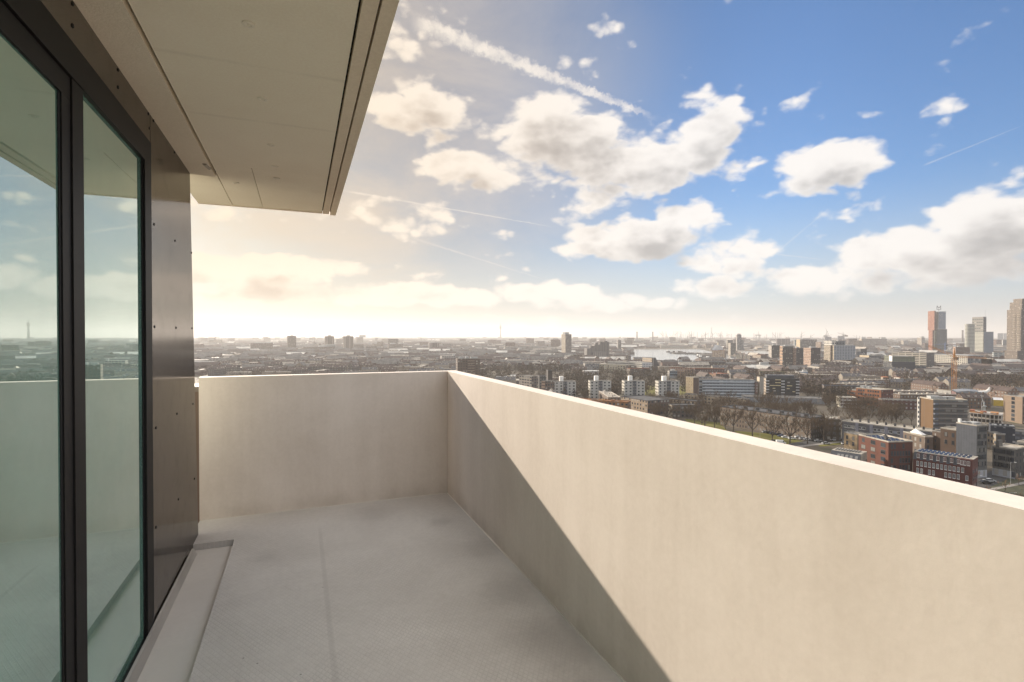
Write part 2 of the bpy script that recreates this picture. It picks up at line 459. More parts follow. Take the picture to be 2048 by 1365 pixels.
# soffit of the balcony above
rt = empty("balcony_slab", (0, 0, ZS))
tag(rt, "overhanging cream balcony slab of the storey above with dark shadow gaps", "balcony")
Y0 = -3.0
M_dark = plain("dark_gap", (.02, .018, .016), .9, var=.1)
b = MB(); b.box(-.78, .300, Y0, 5.066, .03, .26); b.build("slab", M_edge, rt)
b = MB(); b.box(-.78, .296, Y0, 5.055, .022, .0299); b.build("shadow_gap", M_dark, rt)
b = MB(); b.box(-.521, .184, Y0, 3.875, 0, .022); o = b.build("soffit_panel", M_soffit, rt); bevel(o, .003)
b = MB(); b.box(-.521, -.294, 3.884, 5.03, .002, .022); o = b.build("soffit_panel", M_soffit, rt); bevel(o, .003)
b = MB(); b.box(-.290, .184, 3.884, 5.03, .002, .022); o = b.build("soffit_panel", M_soffit, rt); bevel(o, .003)
b = MB(); b.box(-.78, -.533, Y0, 4.13, -.012, .022); o = b.build("rough_band", M_rough, rt); bevel(o, .012, 3)
b = MB(); b.box(-.78, -.525, 4.134, 5.03, .0, .022); o = b.build("soffit_panel", M_soffit, rt); bevel(o, .003)
b = MB(); b.box(.194, .246, Y0, 5.055, -.006, .022); o = b.build("edge_strip", M_edge, rt); bevel(o, .004)
b = MB(); b.box(.254, .304, Y0, 5.07, -.010, .029); o = b.build("drip_strip", M_edge, rt); bevel(o, .006)
b = MB(); b.box(-.78, .19, 5.036, 5.07, -.002, .029); o = b.build("end_strip", M_edge, rt); bevel(o, .004)
M_plug = plain("plug_plastic", (.84, .77, .64), .45, var=.1)
for (px, py) in ((497, 48), (525, 198), (542, 290), (550, 333), (553, 357), (472, 366)):
    d_ = ray(px, py); t_ = (ZS - CAMZ) / d_.z
    b = MB(); n = 20
    def ring(r, z): return [(r * math.cos(6.2832 * k_ / n), r * math.sin(6.2832 * k_ / n), z) for k_ in range(n)]
    prof = [(.022, 0.0), (.021, -.004), (.012, -.005), (.010, -.002), (.004, -.002), (.003, -.006)]
    rr = [ring(r, z) for r, z in prof]
    for A, B in zip(rr, rr[1:]):
        for k_ in range(n): b.face([A[k_], B[k_], B[(k_ + 1) % n], A[(k_ + 1) % n]])
    b.face(rr[-1])
    b.build("fixing_plug", M_plug, rt, loc=(d_.x * t_, d_.y * t_, 0))
d_ = ray(414, 329); t_ = (ZS - CAMZ) / d_.z
b = MB(); b.tube([(-.008, -.05, -.012), (.008, .04, -.012)], [.012, .012], 8); b.tube([(.008, .04, -.012), (.010, .055, -.004)], [.008, .006], 8)
b.build("lifting_hook", plain("hook_steel", (.42, .38, .32), .5, .5), rt, loc=(d_.x * t_, d_.y * t_, 0))

# masonry of the next bay, seen through the slot beside the parapet
b = MB(); b.box(-3.2, -.735, 4.80, 5.10, ZF - .6, CAMZ - .44); b.box(-3.2, -.728, 4.78, 5.12, CAMZ - .44, CAMZ - .40, 1)
o = b.build("brick_parapet", [plain("slot_brick", (.19, .14, .115), .85), plain("coping_bronze", (.22, .19, .165), .6)])
tag(o, "low brown brick parapet with metal coping, glimpsed in the slot beside the dark metal pier", "parapet")

# the glazed front
def metal_mat():
    m = bpy.data.materials.new("bronze_anodised"); m.use_nodes = True; m.node_tree.nodes.clear(); t = NT(m.node_tree)
    p = t.node('ShaderNodeTexCoord').outputs['Object']
    f = t.noise(t.vec('MULTIPLY', p, (30, 1.2, 260)), 1.0, 3, .6)
    f2 = t.noise(p, 1.4, 3, .5); f3 = t.noise(p, 7.0, 6, .7)
    gl = t.node('ShaderNodeBsdfGlossy'); df = t.node('ShaderNodeBsdfDiffuse'); df.inputs[0].default_value = (.05, .044, .04, 1)
    t.put(gl.inputs['Color'], t.mix(f2, (.31, .298, .288, 1), (.36, .347, .335, 1)))
    t.put(gl.inputs['Roughness'], t.mapr(t.math('ADD', t.math('MULTIPLY', f, .5), t.math('MULTIPLY', f2, .5)), .3, .7, .09, .15))
    bp = t.node('ShaderNodeBump'); bp.inputs['Strength'].default_value = .04; bp.inputs['Distance'].default_value = .05
    t.put(bp.inputs['Height'], f2); t.l.new(bp.outputs[0], gl.inputs['Normal'])
    mx = t.node('ShaderNodeMixShader'); t.put(mx.inputs[0], t.mapr(f3, .45, .75, .94, .84)); t.l.new(df.outputs[0], mx.inputs[1]); t.l.new(gl.outputs[0], mx.inputs[2])
    o_ = t.node('ShaderNodeOutputMaterial'); t.l.new(mx.outputs[0], o_.inputs[0])
    return m
M_metal = metal_mat()
M_frame = plain("dark_frame", (.016, .015, .0148), .5, .0, var=.12, spec=.12)
M_gask = plain("black_gasket", (.012, .012, .012), .6, var=.1)
def glass_mat(name, tint, base, ior, glow_mix=.07, glow_tint=(.70, .86, .74)):
    m = bpy.data.materials.new(name); m.use_nodes = True; m.node_tree.nodes.clear(); t = NT(m.node_tree)
    tr_ = t.node('ShaderNodeBsdfTransparent'); tr_.inputs[0].default_value = (*tint, 1)
    gl = t.node('ShaderNodeBsdfGlossy'); gl.inputs['Roughness'].default_value = .0; gl.inputs[0].default_value = (.88, .98, .965, 1)
    fr = t.node('ShaderNodeFresnel'); fr.inputs[0].default_value = ior
    mx = t.node('ShaderNodeMixShader'); t.put(mx.inputs[0], t.math('ADD', fr.outputs[0], base, clamp=True))
    t.l.new(tr_.outputs[0], mx.inputs[1]); t.l.new(gl.outputs[0], mx.inputs[2])
    # diffuse green mixed in: paints the bright room's glow onto the pane
    df = t.node('ShaderNodeBsdfDiffuse'); df.inputs[0].default_value = (*glow_tint, 1)
    m2 = t.node('ShaderNodeMixShader'); pz_ = t.node('ShaderNodeTexCoord').outputs['Object']
    t.put(m2.inputs[0], t.mapr(t.noise(pz_, 2.2, 6, .65), .3, .7, glow_mix * .75, glow_mix * 1.25))
    t.l.new(mx.outputs[0], m2.inputs[1]); t.l.new(df.outputs[0], m2.inputs[2])
    o_ = t.node('ShaderNodeOutputMaterial'); t.l.new(m2.outputs[0], o_.inputs[0])
    return m
M_glass = glass_mat("tinted_glass", (.72, .94, .84), .50, 1.6, .15, (.46, .84, .70))
rt = empty("glazed_front", (XG, 0, ZF))
tag(rt, "dark bronze framed glass door and fixed pane reflecting sky and parapet", "glass front")
zr = lambda h: h + 1.42            # heights relative to the camera -> relative to the floor
# cladding above the frame, and the wide pier at its end
b = MB()
b.box(-.03, 0, Y0, 3.085, zr(.950), zr(1.088)); o = b.build("head_cladding", M_metal, rt); bevel(o, .002)
b = MB()
yb, yt = 4.35, 4.10
for X0, X1 in ((-.03, 0.0),):
    A = [(X1, 3.092, zr(-1.555)), (X1, yb, zr(-1.555)), (X1, yt, zr(1.088)), (X1, 3.092, zr(1.088))]
    B_ = [(X0, *p[1:]) for p in A]
    b.face(A); b.face(B_[::-1])
    for i in range(4):
        j = (i + 1) % 4
        b.face([A[j], A[i], B_[i], B_[j]])
pier = b.build("cladding_pier", M_metal, rt)
for (px, py) in ((145, 8), (145, 52), (236, 140), (236, 175), (297, 228), (299, 257), (307, 242), (349, 305), (350, 482), (308, 449), (352, 656), (309, 654), (383, 506), (384, 657), (354, 828), (312, 856), (386, 808), (389, 958), (357, 999), (312, 1055), (360, 1168), (315, 1253)):
    p = on_plane_x(px, py, XG)
    yy, zz = p.y, p.z - ZF
    b = MB(); b.tube([(.0, yy, zz), (.003, yy, zz)], [.008, .006], 10); b.build("cladding_screw", M_gask, rt)
# frame
def bar(name, y0, y1, z0, z1, x0=-.075, x1=.004, mat=M_frame):
    b = MB(); b.box(x0, x1, y0, y1, zr(z0), zr(z1)); o = b.build(name, mat, rt); bevel(o, .002); return o
bar("frame_head", Y0, 3.085, .832, .946)
bar("frame_sill", Y0, 3.085, -1.505, -1.432)
bar("frame_jamb", 2.972, 3.085, -1.431, .831)
bar("frame_mullion", 2.121, 2.214, -1.431, .831, -.075, .001)
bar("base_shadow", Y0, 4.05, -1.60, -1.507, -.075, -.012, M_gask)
# door leaf
dr = empty("door_leaf", (0, 0, 0)); dr.parent = rt
def leaf(name, y0, y1, z0, z1, x0=-.06, x1=-.004, mat=M_frame):
    b = MB(); b.box(x0, x1, y0, y1, zr(z0), zr(z1)); o = b.build(name, mat, dr); bevel(o, .003); return o
leaf("top_rail", .9, 2.118, .757, .829)
leaf("stile", 2.052, 2.118, -1.428, .756)
leaf("bottom_rail", .9, 2.118, -1.430, -1.36)
leaf("stile", .9, .97, -1.359, .756)
leaf("gasket", 2.040, 2.0515, -1.36, .756, -.05, -.008, M_gask)
b = MB(); b.box(-.036, -.012, .971, 2.0395, zr(-1.359), zr(.756)); b.build("door_glass", M_glass, dr)
b = MB(); b.box(-.036, -.012, 2.2145, 2.9605, zr(-1.431), zr(.831)); b.build("fixed_glass", M_glass, rt)
b = MB(); b.box(-.06, -.006, 2.961, 2.9715, zr(-1.431), zr(.831)); b.build("pane_gasket", M_gask, rt)
b = MB(); b.box(-.036, -.012, -2.9, .9, zr(-1.431), zr(.831)); b.build("fixed_glass", M_glass, rt)

# the tower this balcony belongs to: the storeys below and above, and the room behind the glass
M_int = plain("interior_plaster", (.74, .78, .70), .85, var=.06)
M_intf = plain("interior_floor", (.55, .56, .52), .5, var=.2)
tw = empty("apartment_tower", (-.76, 0, 0))
tag(tw, "host apartment tower whose glass-walled room lies behind the dark bronze frames", "building")
M_tower = plain("tower_brick", (.30, .20, .15), .85)
b = MB(); b.box(-22, -.01, -24, 4.02, 0, ZF - .26); b.build("lower_storeys", M_tower, tw)
b = MB(); b.box(-22, -.01, -24, 4.02, ZS + .27, ZS + 9); b.build("upper_storeys", M_tower, tw)
b = MB(); b.box(-9, -.01, -8, 4.02, ZF - .24, ZF - .02); b.build("room_floor", M_intf, tw)
b = MB(); b.box(-9, -.03, -8, 4.02, ZF + 2.42, ZF + 2.6); b.build("room_ceiling", M_int, tw)
b = MB(); b.box(-.98, -.04, 3.84, 4.02, ZF - .02, ZF + 2.42); b.build("room_wall", M_int, tw)
b = MB(); b.box(-9, -.98, -8, -7.8, ZF - .02, ZF + 2.42); b.build("room_wall", M_int, tw)
b = MB(); b.box(-9.15, -9.0, -8, 4.02, ZF - .02, ZF + 2.42); b.build("room_wall", M_int, tw)
b = MB()
for x0, x1, z0, z1 in ((-1.06, -.985, 0, 2.40), (-4.2, -4.12, 0, 2.40), (-9, -1.06, 2.30, 2.40), (-9, -1.06, 0, .10), (-9, -1.06, .95, 1.0)):
    b.box(x0, x1, 3.88, 3.96, ZF - .015 + z0, ZF + z1)
b.build("room_window_frame", M_frame, tw)
M_glass2 = glass_mat("room_glass", (.90, .96, .93), .03, 1.45, .03)
b = MB(); b.box(-9, -1.06, 3.91, 3.925, ZF + .10, ZF + 2.3); b.build("room_window_glass", M_glass2, tw)
# ------------------------------------------------------------------ ground, water, roads
b = MB(); b.face([(-40000, -40000, 0), (40000, -40000, 0), (40000, 40000, 0), (-40000, 40000, 0)])
def ground_mat():
    m, t, bs = material("city_ground", (.12, .11, .10), .9)
    p = t.node('ShaderNodeTexCoord').outputs['Object']
    f = t.noise(p, .012, 6, .65); f2 = t.noise(p, .08, 5, .6)
    c = t.mix(t.mapr(f, .35, .65), (.06, .05, .038, 1), (.115, .092, .065, 1))
    c = t.mix(t.mapr(f2, .55, .7), c, (.07, .075, .04, 1))
    t.put(bs.inputs['Base Color'], c)
    return m
structure(b.build("ground", ground_mat()))
def patch(name, pix, z, mat, st=True):
    b = MB(); P = [ground(x, y) for x, y in pix]
    ar = sum(P[i].x * P[(i + 1) % len(P)].y - P[(i + 1) % len(P)].x * P[i].y for i in range(len(P)))
    if ar < 0: P = P[::-1]
    b.face([(p.x, p.y, z) for p in P], 0, [(p.x, p.y) for p in P])
    o = b.build(name, mat)
    if st: o["kind"] = "structure"
    return o
def water_mat():
    m, t, bs = material("harbour_water", (.16, .17, .17), .14, 0, .6)
    p = t.node('ShaderNodeTexCoord').outputs['Object']
    bp = t.node('ShaderNodeBump'); bp.inputs['Strength'].default_value = .22; bp.inputs['Distance'].default_value = .4
    t.put(bp.inputs['Height'], t.noise(p, .12, 5, .6)); t.l.new(bp.outputs[0], bs.inputs['Normal'])
    return m
M_water = water_mat()
WATER = [(1244, 716), (1252, 703), (1268, 699.5), (1400, 699.3), (1424, 704), (1448, 709), (1490, 719), (1512, 727), (1480, 729), (1440, 729), (1380, 729), (1300, 731), (1256, 722)]
WATER2 = [(1492, 694.2), (1545, 690.5), (1565, 692), (1560, 697), (1500, 698)]
WATER3 = [(1732, 703), (1790, 703.5), (1790, 713), (1760, 716), (1730, 712)]
for i, wp in enumerate((WATER, WATER2, WATER3)): patch("water", wp, .25, M_water)
def grass_mat(name, a, b_):
    m, t, bs = material(name, a, .95)
    p = t.node('ShaderNodeTexCoord').outputs['Object']
    f = t.math('ADD', t.math('MULTIPLY', t.noise(p, .12, 5, .6), .6), t.math('MULTIPLY', t.noise(p, 1.1, 4, .6), .4))
    t.put(bs.inputs['Base Color'], t.mix(t.mapr(f, .3, .7), (*a, 1), (*b_, 1)))
    return m
M_lawn = grass_mat("lawn_grass", (.085, .082, .018), (.19, .17, .035))
M_park = grass_mat("dull_grass", (.035, .04, .022), (.08, .075, .045))
M_asph = plain("asphalt", (.055, .053, .052), .85, scale=.3)
M_pave = plain("paving", (.24, .22, .20), .85, scale=.2)
LAWNS = [[(1468, 862), (1540, 868), (1612, 884), (1590, 894), (1545, 893), (1490, 880)], [(1370, 838), (1440, 846), (1455, 862), (1380, 860)], [(1287, 772), (1312, 772), (1314, 797), (1288, 797)], [(1355, 772), (1374, 772), (1374, 790), (1357, 790)], [(1630, 884), (1702, 880), (1706, 887), (1640, 894)]]
for l in LAWNS: patch("lawn", l, .03, M_lawn)
PARKP = [(1925, 985), (1960, 955), (2060, 905), (2120, 930), (2120, 1060), (1960, 1020)]
patch("grass_field", PARKP, .03, M_park)
def road(pix, w, name="road", mat=None, z=.05):
    P = [ground(x, y) for x, y in pix]; b = MB(); L = []; Rr = []
    for i, p in enumerate(P):
        a = P[max(0, i - 1)]; c = P[min(len(P) - 1, i + 1)]
        t = (c - a).normalized(); n = Vector((-t.y, t.x, 0))
        L.append(p + n * w / 2); Rr.append(p - n * w / 2)
    for i in range(len(P) - 1):
        b.face([(Rr[i].x, Rr[i].y, z), (Rr[i + 1].x, Rr[i + 1].y, z), (L[i + 1].x, L[i + 1].y, z), (L[i].x, L[i].y, z)])
    return structure(b.build(name, mat or M_asph))
road([(1540, 905), (1600, 889), (1655, 880), (1700, 875)], 9)
road([(1925, 985), (1985, 957), (2060, 920)], 8)
road([(1560, 898), (1660, 886.5), (1720, 880)], 3, "path", M_pave, .06)
road([(1980, 980), (2050, 966), (2100, 950)], 2.0, "path", M_pave, .06)
road([(1985, 949), (2040, 958), (2100, 968)], 1.6, "path", M_pave, .06)
road([(1860, 751), (1950, 757), (2100, 768)], 16, "road", plain("viaduct_deck", (.30, .28, .25), .8))
road([(1500, 815), (1420, 800), (1330, 797), (1200, 802)], 9)
patch("rail_yard", [(1965, 738), (2100, 738), (2100, 757), (2000, 752)], .04, plain("rail_gravel", (.30, .26, .21), .9, scale=.1))

# ------------------------------------------------------------------ facade materials with storeys and bays
FAC = {}
def fac(wall, win=(.035, .04, .05), bay=3.2, st=3.0, wx=.5, wy=.5, band=None, curt=.25, var=.18, wcol=(.45, .42, .36), rough=.8, off=0.0):
    key = (wall, win, bay, st, wx, wy, band, curt, off)
    if key in FAC: return FAC[key]
    wall = tuple(c_ * .76 for c_ in wall)
    m, t, bs = material("facade", wall, rough)
    uv = t.node('ShaderNodeTexCoord').outputs['UV']
    u, v, _ = t.sep(uv)
    uq = t.math('DIVIDE', u, bay); vq = t.math('DIVIDE', t.math('SUBTRACT', v, off), st)
    fu = t.math('ABSOLUTE', t.math('SUBTRACT', t.math('FRACT', uq), .5)); fv = t.math('ABSOLUTE', t.math('SUBTRACT', t.math('FRACT', vq), .52))
    win_m = t.math('MULTIPLY', t.math('LESS_THAN', fu, wx / 2), t.math('LESS_THAN', fv, wy / 2))
    wn = t.node('ShaderNodeTexWhiteNoise', noise_dimensions='2D')
    t.put(wn.inputs['Vector'], t.comb(t.math('FLOOR', uq), t.math('FLOOR', vq), 0.0))
    r1 = wn.outputs['Value']
    wc = t.mix(t.mapr(r1, 1 - curt, 1 - curt + .02), (*win, 1), (*wcol, 1))
    wc = t.mix(t.math('MULTIPLY', r1, .5), wc, (.10, .11, .13, 1))
    p = t.node('ShaderNodeTexCoord').outputs['Object']
    f = t.math('ADD', t.math('MULTIPLY', t.noise(p, .35, 4, .6), .6), t.math('MULTIPLY', t.noise(p, 4.0, 3, .6), .4))
    lo = tuple(c * (1 - var) for c in wall) + (1,); hi = tuple(min(1, c * (1 + var)) for c in wall) + (1,)
    c = t.mix(t.mapr(f, .3, .7), lo, hi)
    if band:
        c = t.mix(t.math('LESS_THAN', t.math('FRACT', vq), band[1]), c, (*band[0], 1))
    c = t.mix(win_m, c, wc)
    t.put(bs.inputs['Base Color'], c)
    t.put(bs.inputs['Roughness'], t.mix(win_m, (rough,) * 3 + (1,), (.15, .15, .15, 1)))
    FAC[key] = m
    return m
M_roof = plain("roof_gravel", (.20, .185, .165), .9, scale=.3, var=.35)
M_rooflight = plain("roof_pale", (.36, .325, .27), .85, scale=.2, var=.3)
M_roofdark = plain("roof_bitumen", (.07, .068, .068), .8, scale=.3, var=.4)
M_slate = plain("roof_slate", (.055, .057, .065), .6, scale=.5, var=.35)
M_tile = plain("roof_tile", (.22, .095, .055), .85, scale=.4, var=.35)
M_white = plain("white_render", (.72, .70, .66), .8, var=.12)
M_unit = plain("rooftop_plant", (.34, .34, .33), .7, var=.3)
M_conc = plain("raw_concrete", (.40, .36, .31), .85, var=.25)
M_steel = plain("grey_steel", (.22, .23, .24), .5, .3)

FOOT = []                          # footprints already taken: (centre, e1, half length, e2, half depth)
def frame_at(xc, yt, yb=None, h=None, a=0.0):
    if yb is not None:
        P = ground(xc, yb); D = math.hypot(P.x, P.y)
        d = ray(xc, yt); h = CAMZ + d.z * D / math.hypot(d.x, d.y)
    else:
        d = ray(xc, yt); t = (h - CAMZ) / d.z; P = Vector((d.x * t, d.y * t, 0))
    P.z = 0
    V = Vector((P.x, P.y, 0)).normalized(); Rt = Vector((V.y, -V.x, 0)); A = rad(a)
    return P, h, Rt * math.cos(A) + V * math.sin(A), V * math.cos(A) - Rt * math.sin(A)
def reach(P, e, x):
    """how far along e from P the vertical through pixel column x lies"""
    d = hdir(x); n = Vector((d.y, -d.x, 0))
    return -P.dot(n) / e.dot(n)
def zat(P, x, y):
    d = ray(x, y); return CAMZ + d.z * math.hypot(P.x, P.y) / math.hypot(d.x, d.y)
def mark(P, e1, L1, e2, L2, m=3.0):
    FOOT.append((P + e1 * L1 / 2 + e2 * L2 / 2, e1, abs(L1) / 2 + m, e2, abs(L2) / 2 + m))
def bld(name, label, cat, xc, xl, xr, yt, yb=None, h=None, a=20, front=None, left=None, roof=None, depth=None, units=(), group=None, rim=True, part='wall', wall_top=None):
    P, h, e1, e2 = frame_at(xc, yt, yb, h, a)
    L1 = reach(P, e1, xr); L2 = depth if xl is None else reach(P, e2, xl)
    if depth is not None: L2 = depth
    left = left or front; roof = roof or M_roof  # left often paler, front darker: sun and shade put into wall colour
    rt = empty(name, (P.x, P.y, 0), math.atan2(e1.y, e1.x))
    tag(rt, label, cat, group)
    b = MB()
    for (A, B, L, mt) in (((0, 0), (L1, 0), L1, 0), ((L1, 0), (L1, L2), L2, 1), ((L1, L2), (0, L2), L1, 0), ((0, L2), (0, 0), L2, 1)):
        b.face([(*A, 0), (*B, 0), (*B, h), (*A, h)], mt, [(0, 0), (L, 0), (L, h), (0, h)])
    b.face([(0, 0, h), (L1, 0, h), (L1, L2, h), (0, L2, h)], 2)
    b.build(part, [front, left, roof], rt)
    if rim:
        b = MB(); w_ = .35
        b.box(-.05, L1 + .05, -.05, w_, h + .002, h + .55); b.box(-.05, L1 + .05, L2 - w_, L2 + .05, h + .002, h + .55)
        b.box(-.05, w_, w_ + .002, L2 - w_ - .002, h + .002, h + .55); b.box(L1 - w_, L1 + .05, w_ + .002, L2 - w_ - .002, h + .002, h + .55)
        b.build("roof_edge", roof, rt)
    for (fx, fy, w_, d_, hh) in units:
        x0 = fx * L1; y0 = fy * L2
        b = MB(); b.box(x0, x0 + w_, y0, y0 + d_, h + .002, h + hh); b.box(x0 - .15, x0 + w_ + .15, y0 - .15, y0 + d_ + .15, h + hh + .002, h + hh + .25)
        b.build("rooftop_unit", M_unit, rt)
    mark(P, e1, L1, e2, L2)
    if DEBUG: print("BLD %-22s D=%5.0f h=%5.1f L1=%6.1f L2=%6.1f" % (name, P.length, h, L1, L2))
    return rt, L1, L2, h, P
DEBUG = False
WIN = {}
def win_mesh(w, h, frame, glass):
    k = (w, h, frame.name, glass.name)
    if k not in WIN:
        b = MB(); f = .09
        b.box(-w / 2, w / 2, -.05, .0, 0, f); b.box(-w / 2, w / 2, -.05, 0, h - f, h); b.box(-w / 2, -w / 2 + f, -.05, 0, f, h - f); b.box(w / 2 - f, w / 2, -.05, 0, f, h - f)
        b.box(-.04, .04, -.045, 0, f, h - f)
        b.box(-w / 2 + f, w / 2 - f, -.015, 0, f, h - f, 1)
        b.box(-w / 2 - .08, w / 2 + .08, -.12, 0, -.1, -.002)
        WIN[k] = b.mesh("window", [frame, glass])
    return WIN[k]
M_wglass = []
for i, c in enumerate(((.02, .024, .03), (.05, .058, .07), (.22, .21, .19))):
    m, t, bs = material("window_glass", c, .08, 0, .8); M_wglass.append(m)
M_wfw = plain("white_frame", (.66, .65, .62), .6, var=.08)
M_wfd = plain("dark_window_frame", (.06, .06, .062), .6, var=.1)
def windows(rt, face, L, xs, zs, w, h, frame, name="window", skip=0.0, L1=0, rnd=None):
    """individual windows on the front (y=0), left (x=0) face of a building"""
    rnd = rnd or R
    for z in zs:
        for x in xs:
            if rnd.random() < skip: continue
            o = bpy.data.objects.new(name, win_mesh(w, h, frame, M_wglass[rnd.choice((0, 0, 1, 1, 2))]))
            COL.objects.link(o); o.parent = rt
            if face == 'front': o.location = (x, -.002, z)
            else: o.location = (-.002, L - x, z); o.rotation_euler = (0, 0, rad(-90))
def spread_(n, L, m=1.6): return [m + (L - 2 * m) * (i + .5) / n for i in range(n)]

BR = (.17, .09, .06); BRD = (.085, .055, .048); TAN = (.36, .26, .17); CRM = (.52, .45, .35); GRY = (.20, .20, .205); GRL = (.42, .42, .42); NVY = (.045, .05, .07); PNK = (.44, .30, .22)
# ------------------------------------------------------------------ high-rises on the far bank and the piers
def add_box(rt, name, x0, x1, y0, y1, z0, z1, mats, top=1):
    b = MB(); b.box(x0, x1, y0, y1, z0, z1, 0, top if isinstance(mats, list) else None); return b.build(name, mats, rt)
def stacked(name, label, cat, xc, yb, a, vols, group=None):
    """tower of several volumes; each volume: (part, xl, xcorner, xr, ybottom, ytop, front, left, setback)"""
    P, h, e1, e2 = frame_at(xc, 600, yb, None, a)
    rt = empty(name, (P.x, P.y, 0), math.atan2(e1.y, e1.x)); tag(rt, label, cat, group)
    for (part, xl, xm, xr, y0, y1, fr, lf, sb) in vols:
        # corner of this volume lies on the front line (plus a setback)
        Q = P + e2 * sb; s0 = reach(Q, e1, xm); Q = Q + e1 * s0
        L1 = reach(Q, e1, xr); L2 = min(60, max(3, reach(Q, e2, xl)))
        z0 = 0 if y0 is None else zat(Q, xm, y0); z1 = zat(Q, xm, y1)
        b = MB()
        X0 = s0; Y0_ = sb
        for (A, B, L, mt) in (((X0, Y0_), (X0 + L1, Y0_), L1, 0), ((X0 + L1, Y0_), (X0 + L1, Y0_ + L2), L2, 1), ((X0 + L1, Y0_ + L2), (X0, Y0_ + L2), L1, 0), ((X0, Y0_ + L2), (X0, Y0_), L2, 1)):
            b.face([(*A, z0), (*B, z0), (*B, z1), (*A, z1)], mt, [(0, z0), (L, z0), (L, z1), (0, z1)])
        b.face([(X0, Y0_, z1), (X0 + L1, Y0_, z1), (X0 + L1, Y0_ + L2, z1), (X0, Y0_ + L2, z1)], 2)
        b.face([(X0, Y0_ + L2, z0), (X0 + L1, Y0_ + L2, z0), (X0 + L1, Y0_, z0), (X0, Y0_, z0)], 2)
        b.build(part, [fr, lf, M_roof], rt)  # lf and fr often carry sunlit and shaded tones in their colour
        mark(Q, e1, L1, e2, L2)
        if DEBUG: print("STK %-20s %-14s D=%5.0f z=%5.1f..%5.1f L1=%6.1f L2=%6.1f" % (name, part, P.length, z0, z1, L1, L2))
    return rt, P, e1, e2
redf = fac((.26, .095, .055), wx=.42, wy=.42, bay=4, st=3.4, curt=.5, wcol=(.6, .5, .4))
pal = fac((.46, .455, .43), wx=.5, wy=.42, bay=3.5, st=3.4)
blu = fac((.22, .27, .34), win=(.10, .13, .18), wx=.6, wy=.6, bay=4, st=3.6, curt=.1, rough=.4)
nav = fac((.075, .085, .10), win=(.16, .19, .20), wx=.4, wy=.35, bay=3.5, st=3.6)
grn = fac((.28, .32, .27), wx=.6, wy=.4, bay=3.5, st=3.6)
rt, P, e1, e2 = stacked("residential_tower", "stacked red, white and blue tower carrying a letter M on its roof", "tower", 1868, 709, 24, [
    ("red_upper_block", 1855.5, 1868.5, 1871, 661, 622, fac((.12, .06, .05)), redf, .5),
    ("red_lower_block", 1857, 1865, 1868.4, None, 661.2, fac((.12, .06, .05)), redf, .2),
    ("white_upper_block", 1870.5, 1876.8, 1891.5, 658.5, 623.5, blu, pal, 1.5),
    ("dark_lower_block", 1866.5, 1874.8, 1894, None, 658.8, nav, grn, 0)])
Q = P + e2 * 14 + e1 * reach(P + e2 * 14, e1, 1874); zb = zat(Q, 1877, 622); zt = zat(Q, 1877, 612); s_ = reach(P + e2 * 14, e1, 1873.5); w_ = reach(P + e2 * 14, e1, 1881) - s_
b = MB(); hh = zt - zb
b.tube([(s_ + w_ / 2, 14, zb), (s_ + w_ / 2, 14, zb + hh * .3)], [.9, .9], 8)
for p_ in (((0, .3), (0, 1)), ((0, 1), (.5, .5)), ((.5, .5), (1, 1)), ((1, 1), (1, .3)), ((-.1, .3), (.1, .3)), ((.9, .3), (1.1, .3)), ((.1, .25), (.9, .25))):
    b.tube([(s_ + w_ * p_[0][0], 14, zb + hh * p_[0][1]), (s_ + w_ * p_[1][0], 14, zb + hh * p_[1][1])], [.8, .8], 6)
b.build("roof_letter", plain("dark_sign", (.06, .06, .065), .5), rt)
strp = fac((.47, .46, .40), win=(.10, .11, .11), bay=60, st=4.2, wx=.999, wy=.36, curt=0)
strb = fac((.15, .185, .24), win=(.12, .15, .20), bay=5, st=4.2, wx=.96, wy=.5, curt=0, rough=.35)
drk = fac((.10, .11, .13), win=(.07, .08, .10), bay=3, st=3.6, wx=.7, wy=.5)
rt, P, e1, e2 = stacked("office_tower", "pale banded office tower with curved end and dark glazed crown under an antenna", "tower", 1968, 714, 34, [
    ("dark_core", 1944, 1966.5, 1972.5, None, 634, drk, fac((.22, .21, .19), wx=.8, wy=.3, bay=9, st=9), 12),
    ("right_wing", 1949.5, 1968, 1987, None, 664, strb, strp, 0)])
# curved wing
c0 = reach(P, e1, 1939); QQ = P + e2 * 16; cx = reach(QQ, e1, 1939.5); rr = (reach(QQ, e1, 1948) - reach(QQ, e1, 1931)) / 2
zt = zat(QQ, 1940, 648.5)
b = MB(); b.prism([(cx + rr * math.cos(i * math.pi / 12), 16 + rr * math.sin(i * math.pi / 12)) for i in range(24)], 0, zt); b.build("curved_wing", [strp], rt)
an = MB(); cx2 = reach(P + e2 * 20, e1, 1970); an.tube([(cx2, 20, zat(P, 1968, 634)), (cx2, 20, zat(P, 1968, 618))], [.35, .15], 5); an.build("antenna", M_steel, rt)
brn = fac((.20, .155, .12), win=(.05, .05, .055), bay=3.2, st=3.3, wx=.5, wy=.55, curt=.12)
brn_sun = fac((.25, .20, .155), win=(.05, .05, .055), bay=3.4, st=3.3, wx=.45, wy=.62, curt=.12)
brn_shade = fac((.10, .085, .077), win=(.05, .05, .06), bay=3.2, st=3.3, wx=.5, wy=.55, curt=.1)  # same brown brick for the shaded fronts, shade put into the colour
